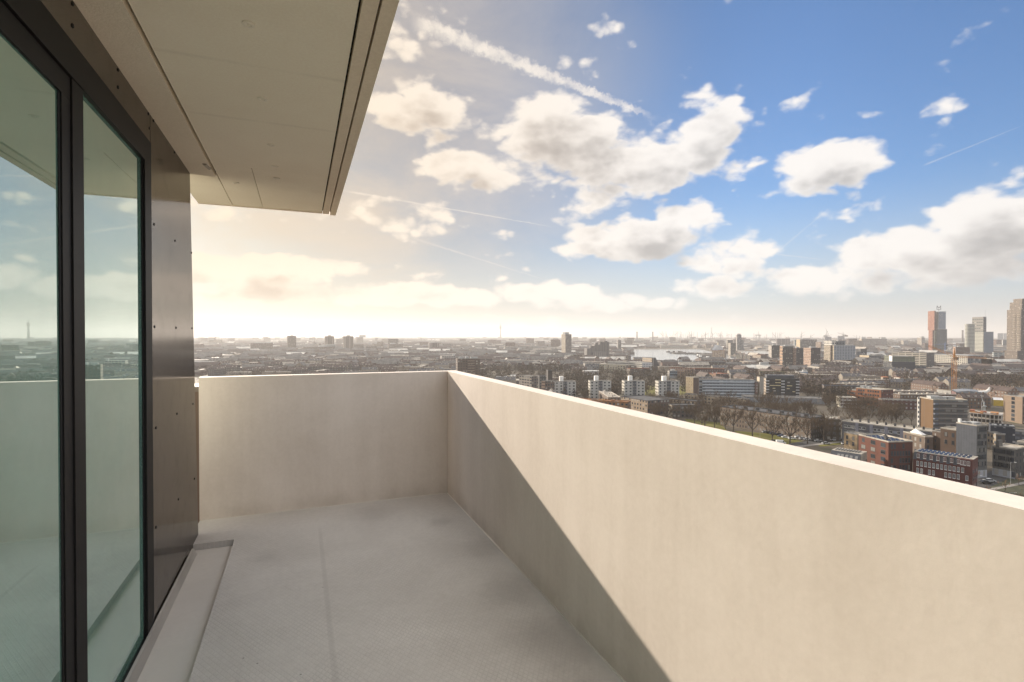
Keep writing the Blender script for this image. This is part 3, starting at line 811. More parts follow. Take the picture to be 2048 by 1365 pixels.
rt, P, e1, e2 = stacked("residential_tower", "tall brown brick tower with stepped crown and stacked balconies, cut by the photo edge", "tower", 2042, 728, 40, [
    ("core_shaft", 2026, 2044, 2075, None, 597.5, brn_shade, brn_sun, 3.5),
    ("middle_shaft", 2019, 2043, 2076, None, 604, brn_shade, brn_sun, 1.5),
    ("outer_shaft", 2013.5, 2042, 2078, None, 619, brn_shade, brn_sun, 0),
    ("podium", 2009.5, 2035, 2080, None, 702, brn_shade, brn, -6)])
for y0 in (9.5, 21.5, 26):
    b = MB(); b.box(-.25, -.02, y0, y0 + 2.6, 26, 121); b.build("recess_strip", M_roofdark, rt)  # dark strips put in for the shaded recesses of this wall
for i in range(26):                # projecting balcony slabs on the sunlit side
    z0 = 8 + i * 4.1
    if z0 > 122: break
    for y0 in (2, 14):
        b = MB(); b.box(-2.2, -.01, y0, y0 + 6, z0, z0 + .6); b.build("balcony", M_rooflight, rt)
HZT = fac((.25, .26, .29), wx=.5, wy=.5, bay=5, st=4)
dkb = fac((.11, .085, .08), bay=3, st=3.1, wx=.45, wy=.5, curt=.2)
tower_rows = [
    # name, label, cat, xc, xl, xr, yt, yb, a, front, left, units
    ("high_rise", "hazy grey high-rise just beside the brown stepped tower", "tower", 1995.5, 1993.5, 2006.5, 667, 686, 12, HZT, HZT, ()),
    ("high_rise", "hazy slab high-rise half hidden by the brown stepped tower", "tower", 2007.5, 2006.8, 2014, 667, 685, 12, HZT, HZT, ()),
    ("high_rise", "dark blue glass block low beside the brown stepped tower", "tower", 2005.5, 2004, 2014, 680, 700, 12, nav, pal, ()),
    ("office_block", "dark red-brown block under the orange crane jib", "building", 1911, 1906, 1940, 694.5, 716, 14, fac((.12, .075, .06), wx=.3, wy=.3), PNK and fac(PNK), ((.2, .3, 6, 5, 3),)),
    ("high_rise", "slim dark tower behind the office with the white swoosh", "tower", 1721, 1719, 1734, 698, 724, 16, fac((.07, .068, .07), wx=.4, wy=.4), fac((.10, .10, .10)), ()),
    ("office_block", "dark slab behind the pale grid tower", "building", 1712, 1710, 1722, 703, 724, 14, fac((.16, .17, .19), bay=4, wx=.8, wy=.3), fac((.2, .2, .2)), ()),
    ("office_block", "long brown-grey office block on the wooded far bank", "building", 1723, 1718.5, 1774, 678, 694, 18, fac((.20, .17, .16), bay=6, st=6, wx=.5, wy=.4), fac((.50, .42, .33)), ((.02, .2, 20, 20, 9), (.8, .3, 16, 16, 8))),
    ("high_rise", "small square tower, paler of two beyond the wooded bank", "tower", 1807, 1802, 1817, 681.5, 694.5, 30, fac((.24, .23, .23)), fac((.45, .39, .32)), ()),
    ("high_rise", "square tan tower rising left of the red and white tower", "tower", 1843, 1834.3, 1850, 676, 695.5, 34, fac((.22, .215, .22), bay=5, st=5), fac((.40, .34, .28), bay=5, st=5), ((.2, .2, 14, 14, 7),)),
    ("high_rise", "faint grey block under the small hazy crane", "tower", 1676, 1674.8, 1689, 672.3, 692, 10, HZT, HZT, ()),
    ("high_rise", "faint block with open frame beside the pale grid tower crown", "tower", 1650, 1648, 1663, 674, 692, 10, HZT, HZT, ((-.2, .1, 22, 12, 9),)),
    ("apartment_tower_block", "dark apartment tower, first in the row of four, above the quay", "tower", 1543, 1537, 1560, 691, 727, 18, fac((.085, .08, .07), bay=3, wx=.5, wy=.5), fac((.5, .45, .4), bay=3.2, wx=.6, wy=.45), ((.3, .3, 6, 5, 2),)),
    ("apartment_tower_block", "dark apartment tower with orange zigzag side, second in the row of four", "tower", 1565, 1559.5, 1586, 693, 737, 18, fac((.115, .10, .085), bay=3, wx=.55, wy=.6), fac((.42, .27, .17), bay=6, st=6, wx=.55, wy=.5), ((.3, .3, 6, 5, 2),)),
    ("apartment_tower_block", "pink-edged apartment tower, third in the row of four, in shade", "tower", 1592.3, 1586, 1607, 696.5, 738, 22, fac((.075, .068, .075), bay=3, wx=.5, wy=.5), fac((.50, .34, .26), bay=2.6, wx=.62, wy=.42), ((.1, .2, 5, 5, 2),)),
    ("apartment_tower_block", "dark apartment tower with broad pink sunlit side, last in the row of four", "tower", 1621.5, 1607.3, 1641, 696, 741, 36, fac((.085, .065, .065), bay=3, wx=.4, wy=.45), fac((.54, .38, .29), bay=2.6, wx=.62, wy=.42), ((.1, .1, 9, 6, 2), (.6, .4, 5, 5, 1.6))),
    ("office_block", "purple-grey block with wave roofline behind the apartment towers", "building", 1553, 1551.5, 1580, 678, 697, 10, fac((.20, .165, .165), bay=4, st=80, wx=.25, wy=.9), fac((.3, .26, .24)), ()),
    ("office_block", "wide dark block with yellow lit side behind the apartment towers", "building", 1600, 1592.5, 1633.5, 679.5, 703, 16, fac((.085, .075, .07), bay=4, st=4, wx=.6, wy=.6), fac((.58, .45, .28), bay=5, st=5, wx=.5, wy=.45), ((.1, .2, 50, 10, 1.5),)),
    ("office_block", "pink sunlit block wedged behind the fourth apartment tower", "building", 1641, 1631.5, 1644, 684.5, 705, 50, fac((.25, .2, .18)), fac((.52, .38, .28), bay=5, st=5, wx=.5, wy=.5), ()),
    ("high_rise", "blue-green glass tower peeking between dark blocks on the skyline", "tower", 1589, 1587.5, 1593, 680, 700, 12, fac((.18, .26, .30), rough=.4), pal, ()),
    ("high_rise", "grey tower with rounded top beyond the harbour quay", "tower", 1474, 1471.6, 1482.8, 670, 708, 14, fac((.24, .24, .245), bay=3, wx=.6, wy=.5), fac((.36, .33, .30)), ((.12, .2, 11, 8, 3.5),)),
    ("high_rise", "grey lower wing attached beside the rounded tower at the quay", "tower", 1483.2, 1482, 1487.5, 680.5, 708, 14, fac((.26, .26, .265), bay=3, wx=.6, wy=.5), fac((.36, .33, .30)), ()),
    ("high_rise", "dark flat-topped tower behind the quay houses", "tower", 1455, 1453.8, 1466, 680.5, 704, 14, fac((.11, .105, .105)), fac((.4, .36, .3)), ()),
    ("high_rise", "dark tower with sunlit side standing at the quay end", "tower", 1461, 1456.3, 1472, 686.5, 711, 26, fac((.115, .11, .105)), fac((.48, .42, .35)), ()),
    ("residential_tower", "lone cream and grey tower left of the stepped silo", "tower", 1131, 1123, 1143, 669, 713, 28, fac((.17, .15, .14), bay=3, wx=.5, wy=.5), fac((.56, .47, .36), bay=7, st=3, wx=.5, wy=.35), ((.05, .25, 15, 14, 6),)),
    ("office_block", "dark hazy block right of the stepped silo", "building", 1236, 1234, 1242.5, 680.5, 705, 12, fac((.16, .145, .14)), fac((.3, .27, .24)), ()),
    ("high_rise", "hazy slab tower, leftmost of three rising over the short parapet", "tower", 576, 573.5, 592.5, 672.3, 704, 12, fac((.16, .12, .09)), fac((.25, .2, .15)), ((.4, .3, 8, 8, 2.5),)),
    ("high_rise", "hazy tower with peaked rooftop hut, middle of three over the short parapet", "tower", 651, 649, 668, 673, 704, 12, fac((.20, .15, .115), bay=5, wx=.3, wy=.9, st=60), fac((.25, .2, .15)), ((.35, .3, 12, 8, 4),)),
    ("high_rise", "hazy striped tower, rightmost of three over the short parapet", "tower", 688, 685.7, 706.5, 673, 705, 12, fac((.20, .15, .115), bay=4, wx=.35, wy=.95, st=60), fac((.25, .2, .15)), ((.35, .3, 12, 8, 4),)),
    ("office_block", "faint arched-roof block behind the rightmost hazy tower", "building", 713, 711.5, 726, 675, 691, 10, fac((.2, .16, .13)), None, ((.5, .2, 40, 20, 14),)),
    ("office_block", "long hazy block stepping up toward the middle tower", "building", 607, 605, 669, 694.5, 707, 8, fac((.2, .155, .12)), None, ((.5, .2, 60, 12, 5), (.75, .2, 30, 12, 8))),
    ("office_block", "broad hazy block with rooftop plant left of the slab tower", "building", 503, 496, 546, 687, 706, 14, fac((.2, .155, .12)), None, ((.2, .2, 40, 14, 3), (.75, .2, 20, 14, 3))),
    ("office_block", "small faint block with pitched rooftop near the bronze pier", "building", 417.5, 416, 428, 680.5, 692, 10, fac((.22, .18, .14)), None, ((.3, .3, 22, 12, 9),)),
    ("office_block", "hazy apartment slab with paired roof huts under the cloud bank", "building", 777, 775, 806, 688.5, 703, 10, fac((.2, .16, .13)), None, ((.15, .2, 20, 12, 4), (.75, .2, 20, 12, 4))),
    ("office_block", "low hazy slab joined to the paired-hut apartment slab", "building", 807.5, 806.5, 821, 694.5, 705, 10, fac((.2, .16, .13)), None, ()),
    ("office_block", "square hazy slab above the middle of the short parapet", "building", 732, 730, 753, 692.5, 704, 10, fac((.19, .15, .12)), None, ()),
    ("office_block", "blurred slab left of the square hazy slab", "building", 708, 706.8, 727, 689, 703, 10, fac((.2, .16, .13)), None, ()),
    ("office_block", "ribbed hazy block near the parapet corner", "building", 859, 856.5, 878, 686, 704, 12, fac((.19, .15, .13), bay=6, wx=.3, wy=.9, st=60), None, ((.1, .2, 10, 10, 2), (.5, .2, 30, 10, 2))),
    ("apartment_slab", "white slab with balcony grid behind the dark brown slab", "building", 884, 880, 911, 712.5, 730, 14, fac((.46, .42, .38), bay=5, st=3.2, wx=.8, wy=.45), fac((.5, .45, .4)), ((.85, .2, 4, 5, 3),)),
    ("apartment_slab", "hazy long slab with lift tower in the flat middle distance", "building", 1036, 1033, 1060, 699.5, 713, 14, fac((.27, .24, .21), bay=40, st=4, wx=.99, wy=.4), fac((.4, .35, .3)), ((.12, .2, 8, 8, 5),)),
]
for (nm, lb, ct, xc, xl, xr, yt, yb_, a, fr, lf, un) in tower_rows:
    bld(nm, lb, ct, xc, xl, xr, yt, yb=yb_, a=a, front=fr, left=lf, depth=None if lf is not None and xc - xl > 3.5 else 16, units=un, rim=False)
# ------------------------------------------------------------------ middle distance, right of the harbour
whg = fac((.56, .53, .47), win=(.05, .05, .055), bay=3.0, st=3.1, wx=.55, wy=.5, curt=.1)
gal = fac((.56, .51, .42), win=(.07, .06, .055), bay=12, st=3.1, wx=.86, wy=.5, curt=.05)
rt, L1, L2, h, P = bld("apartment_slab", "long cream block with recessed galleries, rising behind the dark glass hall", "building", 1852.5, 1784, 1869, 706.5, yb=744, a=58, front=fac((.13, .12, .12), wx=.35, wy=.4), left=gal, units=((.2, .3, 5, 6, 2),))
rt, L1, L2, h, P = bld("apartment_slab", "white block with a regular grid of dark windows behind the orange crane mast", "building", 1935, 1869.5, 1968, 712.5, yb=744, a=54, front=fac((.17, .175, .19), win=(.07, .075, .085), bay=6, st=6, wx=.55, wy=.6), left=fac((.66, .61, .52), win=(.05, .05, .05), bay=3.4, st=3.4, wx=.46, wy=.5, curt=.05))
add_box(rt, "roof_crown", -.3, L1 + .3, -.3, L2 + .3, h + .56, h + 1.3, M_unit)
rt, L1, L2, h, P = bld("market_hall", "dark navy glass hall with green-tinted upper glazing beside the cream gallery block", "building", 1784, 1766, 1831, 724, yb=750, a=16, front=fac((.05, .05, .06), bay=50, st=2.4, wx=.99, wy=.3, win=(.08, .085, .10), curt=0), left=fac((.06, .06, .062), bay=4, st=3))
b = MB(); zt = zat(P, 1784, 713); b.box(.6, L1 * .99, .8, L2 * .9, h + .6, zt, 0, 1)
b.build("glass_storey", [fac((.13, .14, .10), win=(.16, .17, .12), bay=2.4, st=9, wx=.8, wy=.8, curt=0, rough=.4), M_roof], rt)
b = MB(); b.box(-.2, .4, -.3, L2 * .3, h + .6, zt + .6); b.build("white_fin", M_white, rt)
rt, L1, L2, h, P = bld("annex_block", "low grey-blue annex at the foot of the cream gallery block", "building", 1832, 1831, 1853, 733, yb=750, a=12, front=fac((.13, .145, .17), bay=6, st=5, wx=.5, wy=.4), depth=14)
rt, L1, L2, h, P = bld("office_block", "grey office with gold-lit columns on its sunny side, beside the dark glass hall", "building", 1738, 1719.5, 1763, 711.5, yb=730, a=36, front=fac((.10, .105, .115), bay=6, st=3.4, wx=.5, wy=.4), left=fac((.60, .49, .33), bay=3.2, st=9, wx=.4, wy=.7, curt=0), units=((.1, .2, 6, 4, 1.5), (.6, .2, 6, 4, 1.5)))
add_box(rt, "white_ledge", L1 * .05, L1 * 1.1, -6, -.02, 4.2, 5.0, M_white); add_box(rt, "white_ledge", L1 * 1.02, L1 * 1.1, -6, -.02, 0, 4.19, M_white)
# emblem on the slim dark tower
for o_ in list(COL.objects):
    if o_.get("label", "").startswith("slim dark tower"):
        b = MB()
        for i in range(7):
            a0 = -1.2 + i * .4; a1 = a0 + .4
            b.face([(6 + 2.6 * math.cos(a0), -.06, 20 + 2.4 * math.sin(a0)), (6 + 2.6 * math.cos(a1), -.06, 20 + 2.4 * math.sin(a1)), (6 + 1.6 * math.cos(a1), -.06, 20 + 1.4 * math.sin(a1)), (6 + 1.6 * math.cos(a0), -.06, 20 + 1.4 * math.sin(a0))])
        b.box(1.5, 6, -.08, -.04, 18.4, 19.4)
        b.build("wall_emblem", M_white, o_)
gw = fac((.31, .335, .37), win=(.10, .12, .15), bay=5.4, st=3.1, wx=.55, wy=.42, curt=.1)
dg = fac((.20, .155, .12), win=(.035, .032, .03), bay=2.6, st=2.9, wx=.6, wy=.6, curt=.05)
rt, P, e1, e2 = stacked("residential_tower", "pale grid tower with white crown and blue-grey shaded front on a brick podium", "tower", 1668, 734, 30, [
    ("front_block", 1657.5, 1668, 1711, 720, 691.5, gw, fac((.60, .48, .33), bay=4, st=3.1, wx=.5, wy=.4), 0),
    ("podium", 1657, 1667.5, 1712, None, 720.2, fac((.085, .065, .06), win=(.25, .25, .26), bay=4.5, st=4, wx=.35, wy=.4), fac((.14, .075, .06)), -1.2),
    ("grid_block", 1648, 1661, 1668, 732, 691, dg, fac((.50, .42, .32), win=(.03, .03, .03), bay=2.6, st=2.9, wx=.62, wy=.62, curt=.03), 7),
    ("white_crown", 1648, 1664, 1672, 690.8, 681.2, fac((.62, .58, .5), bay=5, st=5, wx=.6, wy=.6), fac((.66, .62, .55), bay=5, st=5, wx=.6, wy=.6, curt=0), 8),
    ("dark_crown", 1664, 1666, 1690, 690.8, 682.5, fac((.13, .145, .16), bay=6, st=5), fac((.10, .10, .11)), 12)])
# ------------------------------------------------------------------ harbour side
b_ = bld("quay_warehouse", "long dark dock warehouse with small windows lining the near edge of the harbour", "warehouse", 1322, 1320, 1452, 724, yb=741, a=5, front=fac((.10, .085, .075), win=(.22, .19, .16), bay=6, st=4, wx=.3, wy=.35), depth=26, roof=M_roofdark, units=((.28, .3, 7, 6, 3.5), (.5, .3, 5, 6, 2)))
bld("quay_warehouse", "second dark dock warehouse continuing right along the harbour edge", "warehouse", 1453, 1452, 1516, 729.5, yb=743, a=5, front=fac((.10, .08, .075), win=(.2, .17, .15), bay=6, st=4, wx=.3, wy=.35), depth=24, roof=M_roofdark)
rt, P, e1, e2 = stacked("wedge_building", "angular tan building with one sloping dark wall, standing at the harbour edge", "building", 1305, 741, 30, [
    ("wall", 1285, 1304, 1306, None, 716.5, fac((.24, .2, .17)), fac((.48, .38, .28), bay=30, st=4, wx=.98, wy=.25), 6)])
X0 = reach(P + e2 * 6, e1, 1304); Xb = reach(P, e1, 1322); z1 = zat(P, 1305, 716); Xt = reach(P, e1, 1313)
b = MB(); 
b.face([(X0 + 1, 2, 0), (Xb, 2, 0), (Xt, 2, z1)] + [(X0 + 1, 2, z1)]); b.face([(Xb, 2, 0), (Xb, 30, 0), (Xt, 30, z1), (Xt, 2, z1)]); b.face([(X0 + 1, 2, z1), (Xt, 2, z1), (Xt, 30, z1), (X0 + 1, 30, z1)]); b.face([(Xb, 30, 0), (X0 + 1, 30, 0), (X0 + 1, 30, z1), (Xt, 30, z1)]); b.face([(X0 + 1, 30, 0), (X0 + 1, 2, 0), (X0 + 1, 2, z1), (X0 + 1, 30, z1)])
b.build("sloping_wall", M_slate, rt)
# curved cream block
P, h, e1, e2 = frame_at(1284, 726, 743, None, 30)
rt = empty("curved_block", (P.x, P.y, 0), math.atan2(e1.y, e1.x)); tag(rt, "cream block curving away from a white gridded end wall near the harbour", "building")
L1 = reach(P, e1, 1305)
b = MB(); pts_o = [(0, 0)]; 
for i in range(1, 9): pts_o.append((-1.2 * (i / 8) ** 2 * 26, i * 9.0))
pts = [(0, 0), (L1, 0), (L1 + 2, 30), (L1 - 12, 74)] + pts_o[::-1][:-1]
b.prism(pts, 0, h, 0, 1); b.build("wall", [fac((.62, .58, .50), bay=40, st=3.4, wx=.99, wy=.4, curt=0), M_roof], rt)
b = MB(); b.box(.2, L1 - .2, -.15, -.01, 0, h - .3); b.build("end_wall", [fac((.60, .60, .60), win=(.05, .06, .09), bay=3.2, st=3.4, wx=.5, wy=.5, curt=0)], rt); mark(P, e1, L1, e2, 72)
mid = [
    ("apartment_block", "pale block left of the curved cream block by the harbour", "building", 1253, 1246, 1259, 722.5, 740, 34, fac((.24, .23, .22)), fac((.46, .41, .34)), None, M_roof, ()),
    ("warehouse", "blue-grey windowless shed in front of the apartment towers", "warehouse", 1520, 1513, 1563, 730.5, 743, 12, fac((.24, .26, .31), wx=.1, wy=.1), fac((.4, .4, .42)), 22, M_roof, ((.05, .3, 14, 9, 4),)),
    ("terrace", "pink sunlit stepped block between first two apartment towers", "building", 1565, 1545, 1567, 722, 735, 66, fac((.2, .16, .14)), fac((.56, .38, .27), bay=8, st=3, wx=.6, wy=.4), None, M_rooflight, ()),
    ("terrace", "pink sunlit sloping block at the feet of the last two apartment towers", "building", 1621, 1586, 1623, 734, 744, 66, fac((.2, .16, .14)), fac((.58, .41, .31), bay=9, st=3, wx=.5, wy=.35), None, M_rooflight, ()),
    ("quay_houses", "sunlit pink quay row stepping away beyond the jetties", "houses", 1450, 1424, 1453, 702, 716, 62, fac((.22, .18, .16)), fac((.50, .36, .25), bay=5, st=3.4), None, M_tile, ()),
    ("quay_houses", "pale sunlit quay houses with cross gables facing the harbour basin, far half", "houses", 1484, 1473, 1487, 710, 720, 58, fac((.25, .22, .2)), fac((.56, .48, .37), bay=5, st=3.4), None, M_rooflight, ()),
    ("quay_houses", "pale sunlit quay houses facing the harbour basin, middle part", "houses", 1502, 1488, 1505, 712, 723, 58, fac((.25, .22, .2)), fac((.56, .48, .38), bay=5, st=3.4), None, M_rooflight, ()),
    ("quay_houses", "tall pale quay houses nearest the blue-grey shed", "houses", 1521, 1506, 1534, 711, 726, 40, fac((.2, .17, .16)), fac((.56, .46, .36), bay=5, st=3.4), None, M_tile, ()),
    ("grain_shed", "faint long grey hall on the far harbour shore", "warehouse", 1268, 1266, 1292, 682, 691.5, 10, fac((.25, .23, .22)), None, 40, M_roof, ((.1, .2, 40, 20, 8),)),
    ("quay_shed", "pale roofed shed on the far harbour shore under the chimneys", "warehouse", 1322, 1320, 1368, 692.5, 697, 8, fac((.36, .33, .3)), None, 40, M_rooflight, ()),
    ("flat_block", "blue-panelled school block among bare trees near the harbour", "building", 1339, 1336, 1355, 742.5, 757, 14, fac((.17, .215, .26), bay=20, st=3.6, wx=.98, wy=.4), fac((.4, .37, .33)), 12, M_roof, ((.3, .3, 5, 4, 2),)),
    ("flat_block", "grey windowed flats left of the lit curved terrace", "building", 1170, 1167, 1200, 727.5, 744, 14, fac((.21, .21, .22), bay=3.4, wx=.5, wy=.5, curt=.5), fac((.42, .39, .35)), 12, M_rooflight, ()),
    ("flat_block", "low white-roofed workshop row above the woods", "building", 1168, 1166, 1199, 743, 753, 10, fac((.36, .32, .3), wx=.4), None, 16, M_white, ()),
    ("terrace", "long cream terrace lit by sun behind the woods, below the stepped silo", "building", 1252, 1199, 1256, 731, 747, 62, fac((.2, .18, .16)), fac((.52, .46, .34), bay=5, st=3.2), None, M_rooflight, ()),
    ("terrace", "dark tiled terrace with bright roof edge behind the white flats", "building", 1260, 1206, 1300, 738, 753, 30, fac((.11, .085, .075)), fac((.3, .24, .2)), 11, M_tile, ()),
    ("terrace", "pink brick terrace lit on its long side below the harbour", "building", 1384, 1338, 1388, 738, 758, 56, fac((.13, .085, .075)), fac((.40, .27, .20), bay=4, st=3.2, wx=.4, wy=.55), None, M_tile, ()),
    ("terrace", "shaded dark red terrace with white window dots below the dock warehouse", "building", 1389, 1385, 1450, 738, 757, 10, fac((.12, .07, .062), win=(.30, .28, .26), bay=3.4, st=3.2, wx=.3, wy=.42), None, 11, M_tile, ()),
    ("terrace", "sunlit orange terrace with chimney row behind the galleried slab", "building", 1432, 1409, 1458, 749, 765, 44, fac((.13, .08, .07)), fac((.48, .30, .20), bay=4, st=3.2), None, M_tile, ((.1, .4, 1, 1, 2), (.4, .4, 1, 1, 2))),
    ("terrace", "grey gabled terrace between galleried slab and dock warehouses", "building", 1462, 1459, 1512, 748, 763, 8, fac((.19, .18, .18), win=(.36, .35, .33), bay=3.6, wx=.35, wy=.45), None, 10, M_slate, ()),
    ("terrace", "olive roofed terrace behind the dark balcony slab", "building", 1520, 1518, 1572, 744, 760, 8, fac((.16, .14, .10)), None, 11, grass_mat("moss_roof", (.12, .11, .06), (.17, .15, .08)), ()),
    ("flat_block", "blue and white boxy building under the apartment towers", "building", 1594, 1590, 1616, 744, 756, 14, fac((.24, .31, .42), win=(.6, .6, .6), bay=5, st=4, wx=.4, wy=.4), fac((.55, .55, .55)), 12, M_white, ((.6, .2, 6, 5, 2.5),)),
    ("terrace", "row of white gabled houses with tall windows near the dark glass hall", "houses", 1800, 1779, 1815, 756, 768, 40, fac((.55, .54, .52), win=(.12, .13, .15), bay=3, st=3.6, wx=.4, wy=.6, curt=0), fac((.66, .63, .57), wx=.06, wy=.06), 10, M_tile, ()),
    ("house", "white plastered gable house right of the white gabled row", "house", 1836, 1817, 1839, 756, 768, 62, fac((.35, .33, .31)), fac((.68, .65, .58), wx=.08, wy=.08), None, M_tile, ()),
    ("terrace", "orange-roofed cream terrace left of the white gabled row", "building", 1766, 1749, 1778, 755, 764, 40, fac((.30, .17, .10)), fac((.52, .46, .36), wx=.08, wy=.1), 10, plain("roof_orange", (.42, .17, .08), .85, scale=.4), ()),
    ("house", "small red brick cube house left of the crane mast", "house", 1860, 1845, 1864, 759, 771, 60, fac((.16, .07, .055)), fac((.36, .15, .10), bay=30, st=1.6, wx=.9, wy=.15, win=(.25, .1, .07), curt=0), None, M_roof, ()),
    ("warehouse", "blank white box building just left of the crane mast base", "building", 1902, 1874.5, 1907, 782.5, 797, 58, fac((.25, .1, .08)), fac((.66, .63, .57), wx=.02, wy=.02), None, M_rooflight, ()),
    ("warehouse", "grey green flat-topped box beside the blank white box", "building", 1848, 1846, 1862, 782, 797, 10, fac((.30, .30, .26), wx=.05), None, 12, M_roof, ()),
    ("house", "white low annex with dark windows near the grey green box", "house", 1828, 1826, 1844, 783, 792, 12, fac((.62, .60, .56), bay=5, wx=.6, wy=.5), None, 8, M_rooflight, ()),
    ("house", "dark roofed house with white gable behind the orange brick block", "house", 1793, 1790, 1806, 781, 794, 18, fac((.55, .55, .55), win=(.06, .07, .1), bay=3.5, wx=.5), None, 9, M_slate, ()),
    ("house", "pale blue house between dark terraces left of the orange brick block", "house", 1680.5, 1679, 1688.5, 781.5, 796, 10, fac((.42, .45, .52), win=(.08, .09, .12), bay=3, wx=.5, wy=.6), None, 9, M_roof, ()),
    ("flat_block", "low white block with sunny end wall above the bare tree crowns", "building", 1681, 1674, 1715, 796, 815, 16, fac((.16, .11, .09), win=(.3, .28, .26), bay=3.6, wx=.45, wy=.5, band=((.62, .6, .56), .3)), fac((.66, .61, .5), wx=.03), 12, M_rooflight, ()),
    ("terrace", "long dark terrace with pale window dots and light gutter line", "building", 1648, 1640, 1757, 772, 797, 10, fac((.10, .075, .065), win=(.28, .26, .24), bay=3.2, st=3.2, wx=.35, wy=.5, curt=.5), None, 11, M_slate, ()),
    ("terrace", "dark maroon terrace with cream dormers right of the orange brick block", "building", 1764, 1762, 1840, 800, 818, 14, fac((.13, .065, .055), win=(.3, .28, .27), bay=3.2, st=3.2, wx=.4, wy=.5), None, 11, M_roof, ()),
]
for (nm, lb, ct, xc, xl, xr, yt, yb_, a, fr, lf, dp, rf, un) in mid:
    bld(nm, lb, ct, xc, xl, xr, yt, yb=yb_, a=a, front=fr, left=lf, depth=dp, roof=rf, units=un, rim=True)

# stepped grain silo
P, h, e1, e2 = frame_at(1190, 700, 722, None, 14)
rt = empty("grain_silo", (P.x, P.y, 0), math.atan2(e1.y, e1.x)); tag(rt, "grey stepped grain silo with rooftop huts, left of the harbour", "silo")
M_silo = fac((.17, .155, .145), bay=8, st=80, wx=.1, wy=.9, curt=0); M_silo2 = fac((.23, .21, .195), bay=5, st=80, wx=.15, wy=.9, curt=0)
def sil(part, x0, x1, y1, y0_, dep, mat, off=0.0):
    s0 = reach(P, e1, x0); s1 = reach(P, e1, x1); b = MB(); b.box(s0, s1, off, off + dep, zat(P, x0, y0_) if y0_ else 0, zat(P, x0, y1), 0); b.build(part, [mat], rt)
sil("main_block", 1175, 1190, 697, None, 30, M_silo, 6); sil("main_block", 1190.1, 1207, 689.5, None, 30, M_silo, 6); sil("tall_block", 1207.1, 1220, 685, None, 34, M_silo, 6)
sil("front_bins", 1186, 1213, 704, None, 10, M_silo2, -5)
for (x0, x1, y1, y0_) in ((1183, 1190, 692.5, 697), (1193, 1198, 686, 689.5), (1202, 1206, 684, 689.5), (1211, 1217, 682.5, 685)): sil("roof_hut", x0, x1, y1, y0_, 9, M_silo, 10)
mark(P + e1 * reach(P, e1, 1175), e1, reach(P, e1, 1220) - reach(P, e1, 1175), e2, 40)

# chimneys of the power plant and the lone one further right
def chimney(x, yt, yb, r, label):
    P = ground(x, yb); h = zat(P, x, yt)
    rt = empty("chimney", (P.x, P.y, 0)); tag(rt, label, "chimney")
    b = MB(); b.tube([(0, 0, 0), (0, 0, h * .93)], [r * 1.35, r], 14); b.build("stack", plain("chimney_concrete", (.17, .15, .145), .85), rt, smooth=True)
    b = MB(); b.tube([(0, 0, h * .93 + .01), (0, 0, h)], [r * 1.1, r * 1.08], 14); b.build("dark_cap", plain("chimney_soot", (.06, .05, .05), .9), rt)
chimney(1274, 664, 691, 3.6, "dark tall chimney, left one of the pair beyond the harbour")
chimney(1305.5, 664, 688, 4.2, "dark tall chimney, right one of the pair beyond the harbour")
chimney(1925, 661, 692, 4.6, "slim grey chimney between the red and white tower and the banded office tower")
# radio tower
P = ground(1001, 680.6); rt = empty("radio_tower", (P.x, P.y, 0)); tag(rt, "slender hazy radio tower on the horizon above the parapet corner", "tower")
h = zat(P, 1001, 652); h2 = zat(P, 1001, 645.5)
b = MB(); b.tube([(0, 0, 0), (0, 0, h * .78)], [13, 9], 14); b.build("shaft", M_conc, rt, smooth=True)
b = MB(); b.tube([(0, 0, h * .78 + .02), (0, 0, h * .8), (0, 0, h * .95), (0, 0, h)], [9, 15, 15, 9], 14); b.build("platform", M_conc, rt)
b = MB(); b.tube([(0, 0, h + .02), (0, 0, h2)], [5, 1.5], 6); b.build("antenna", M_steel, rt)

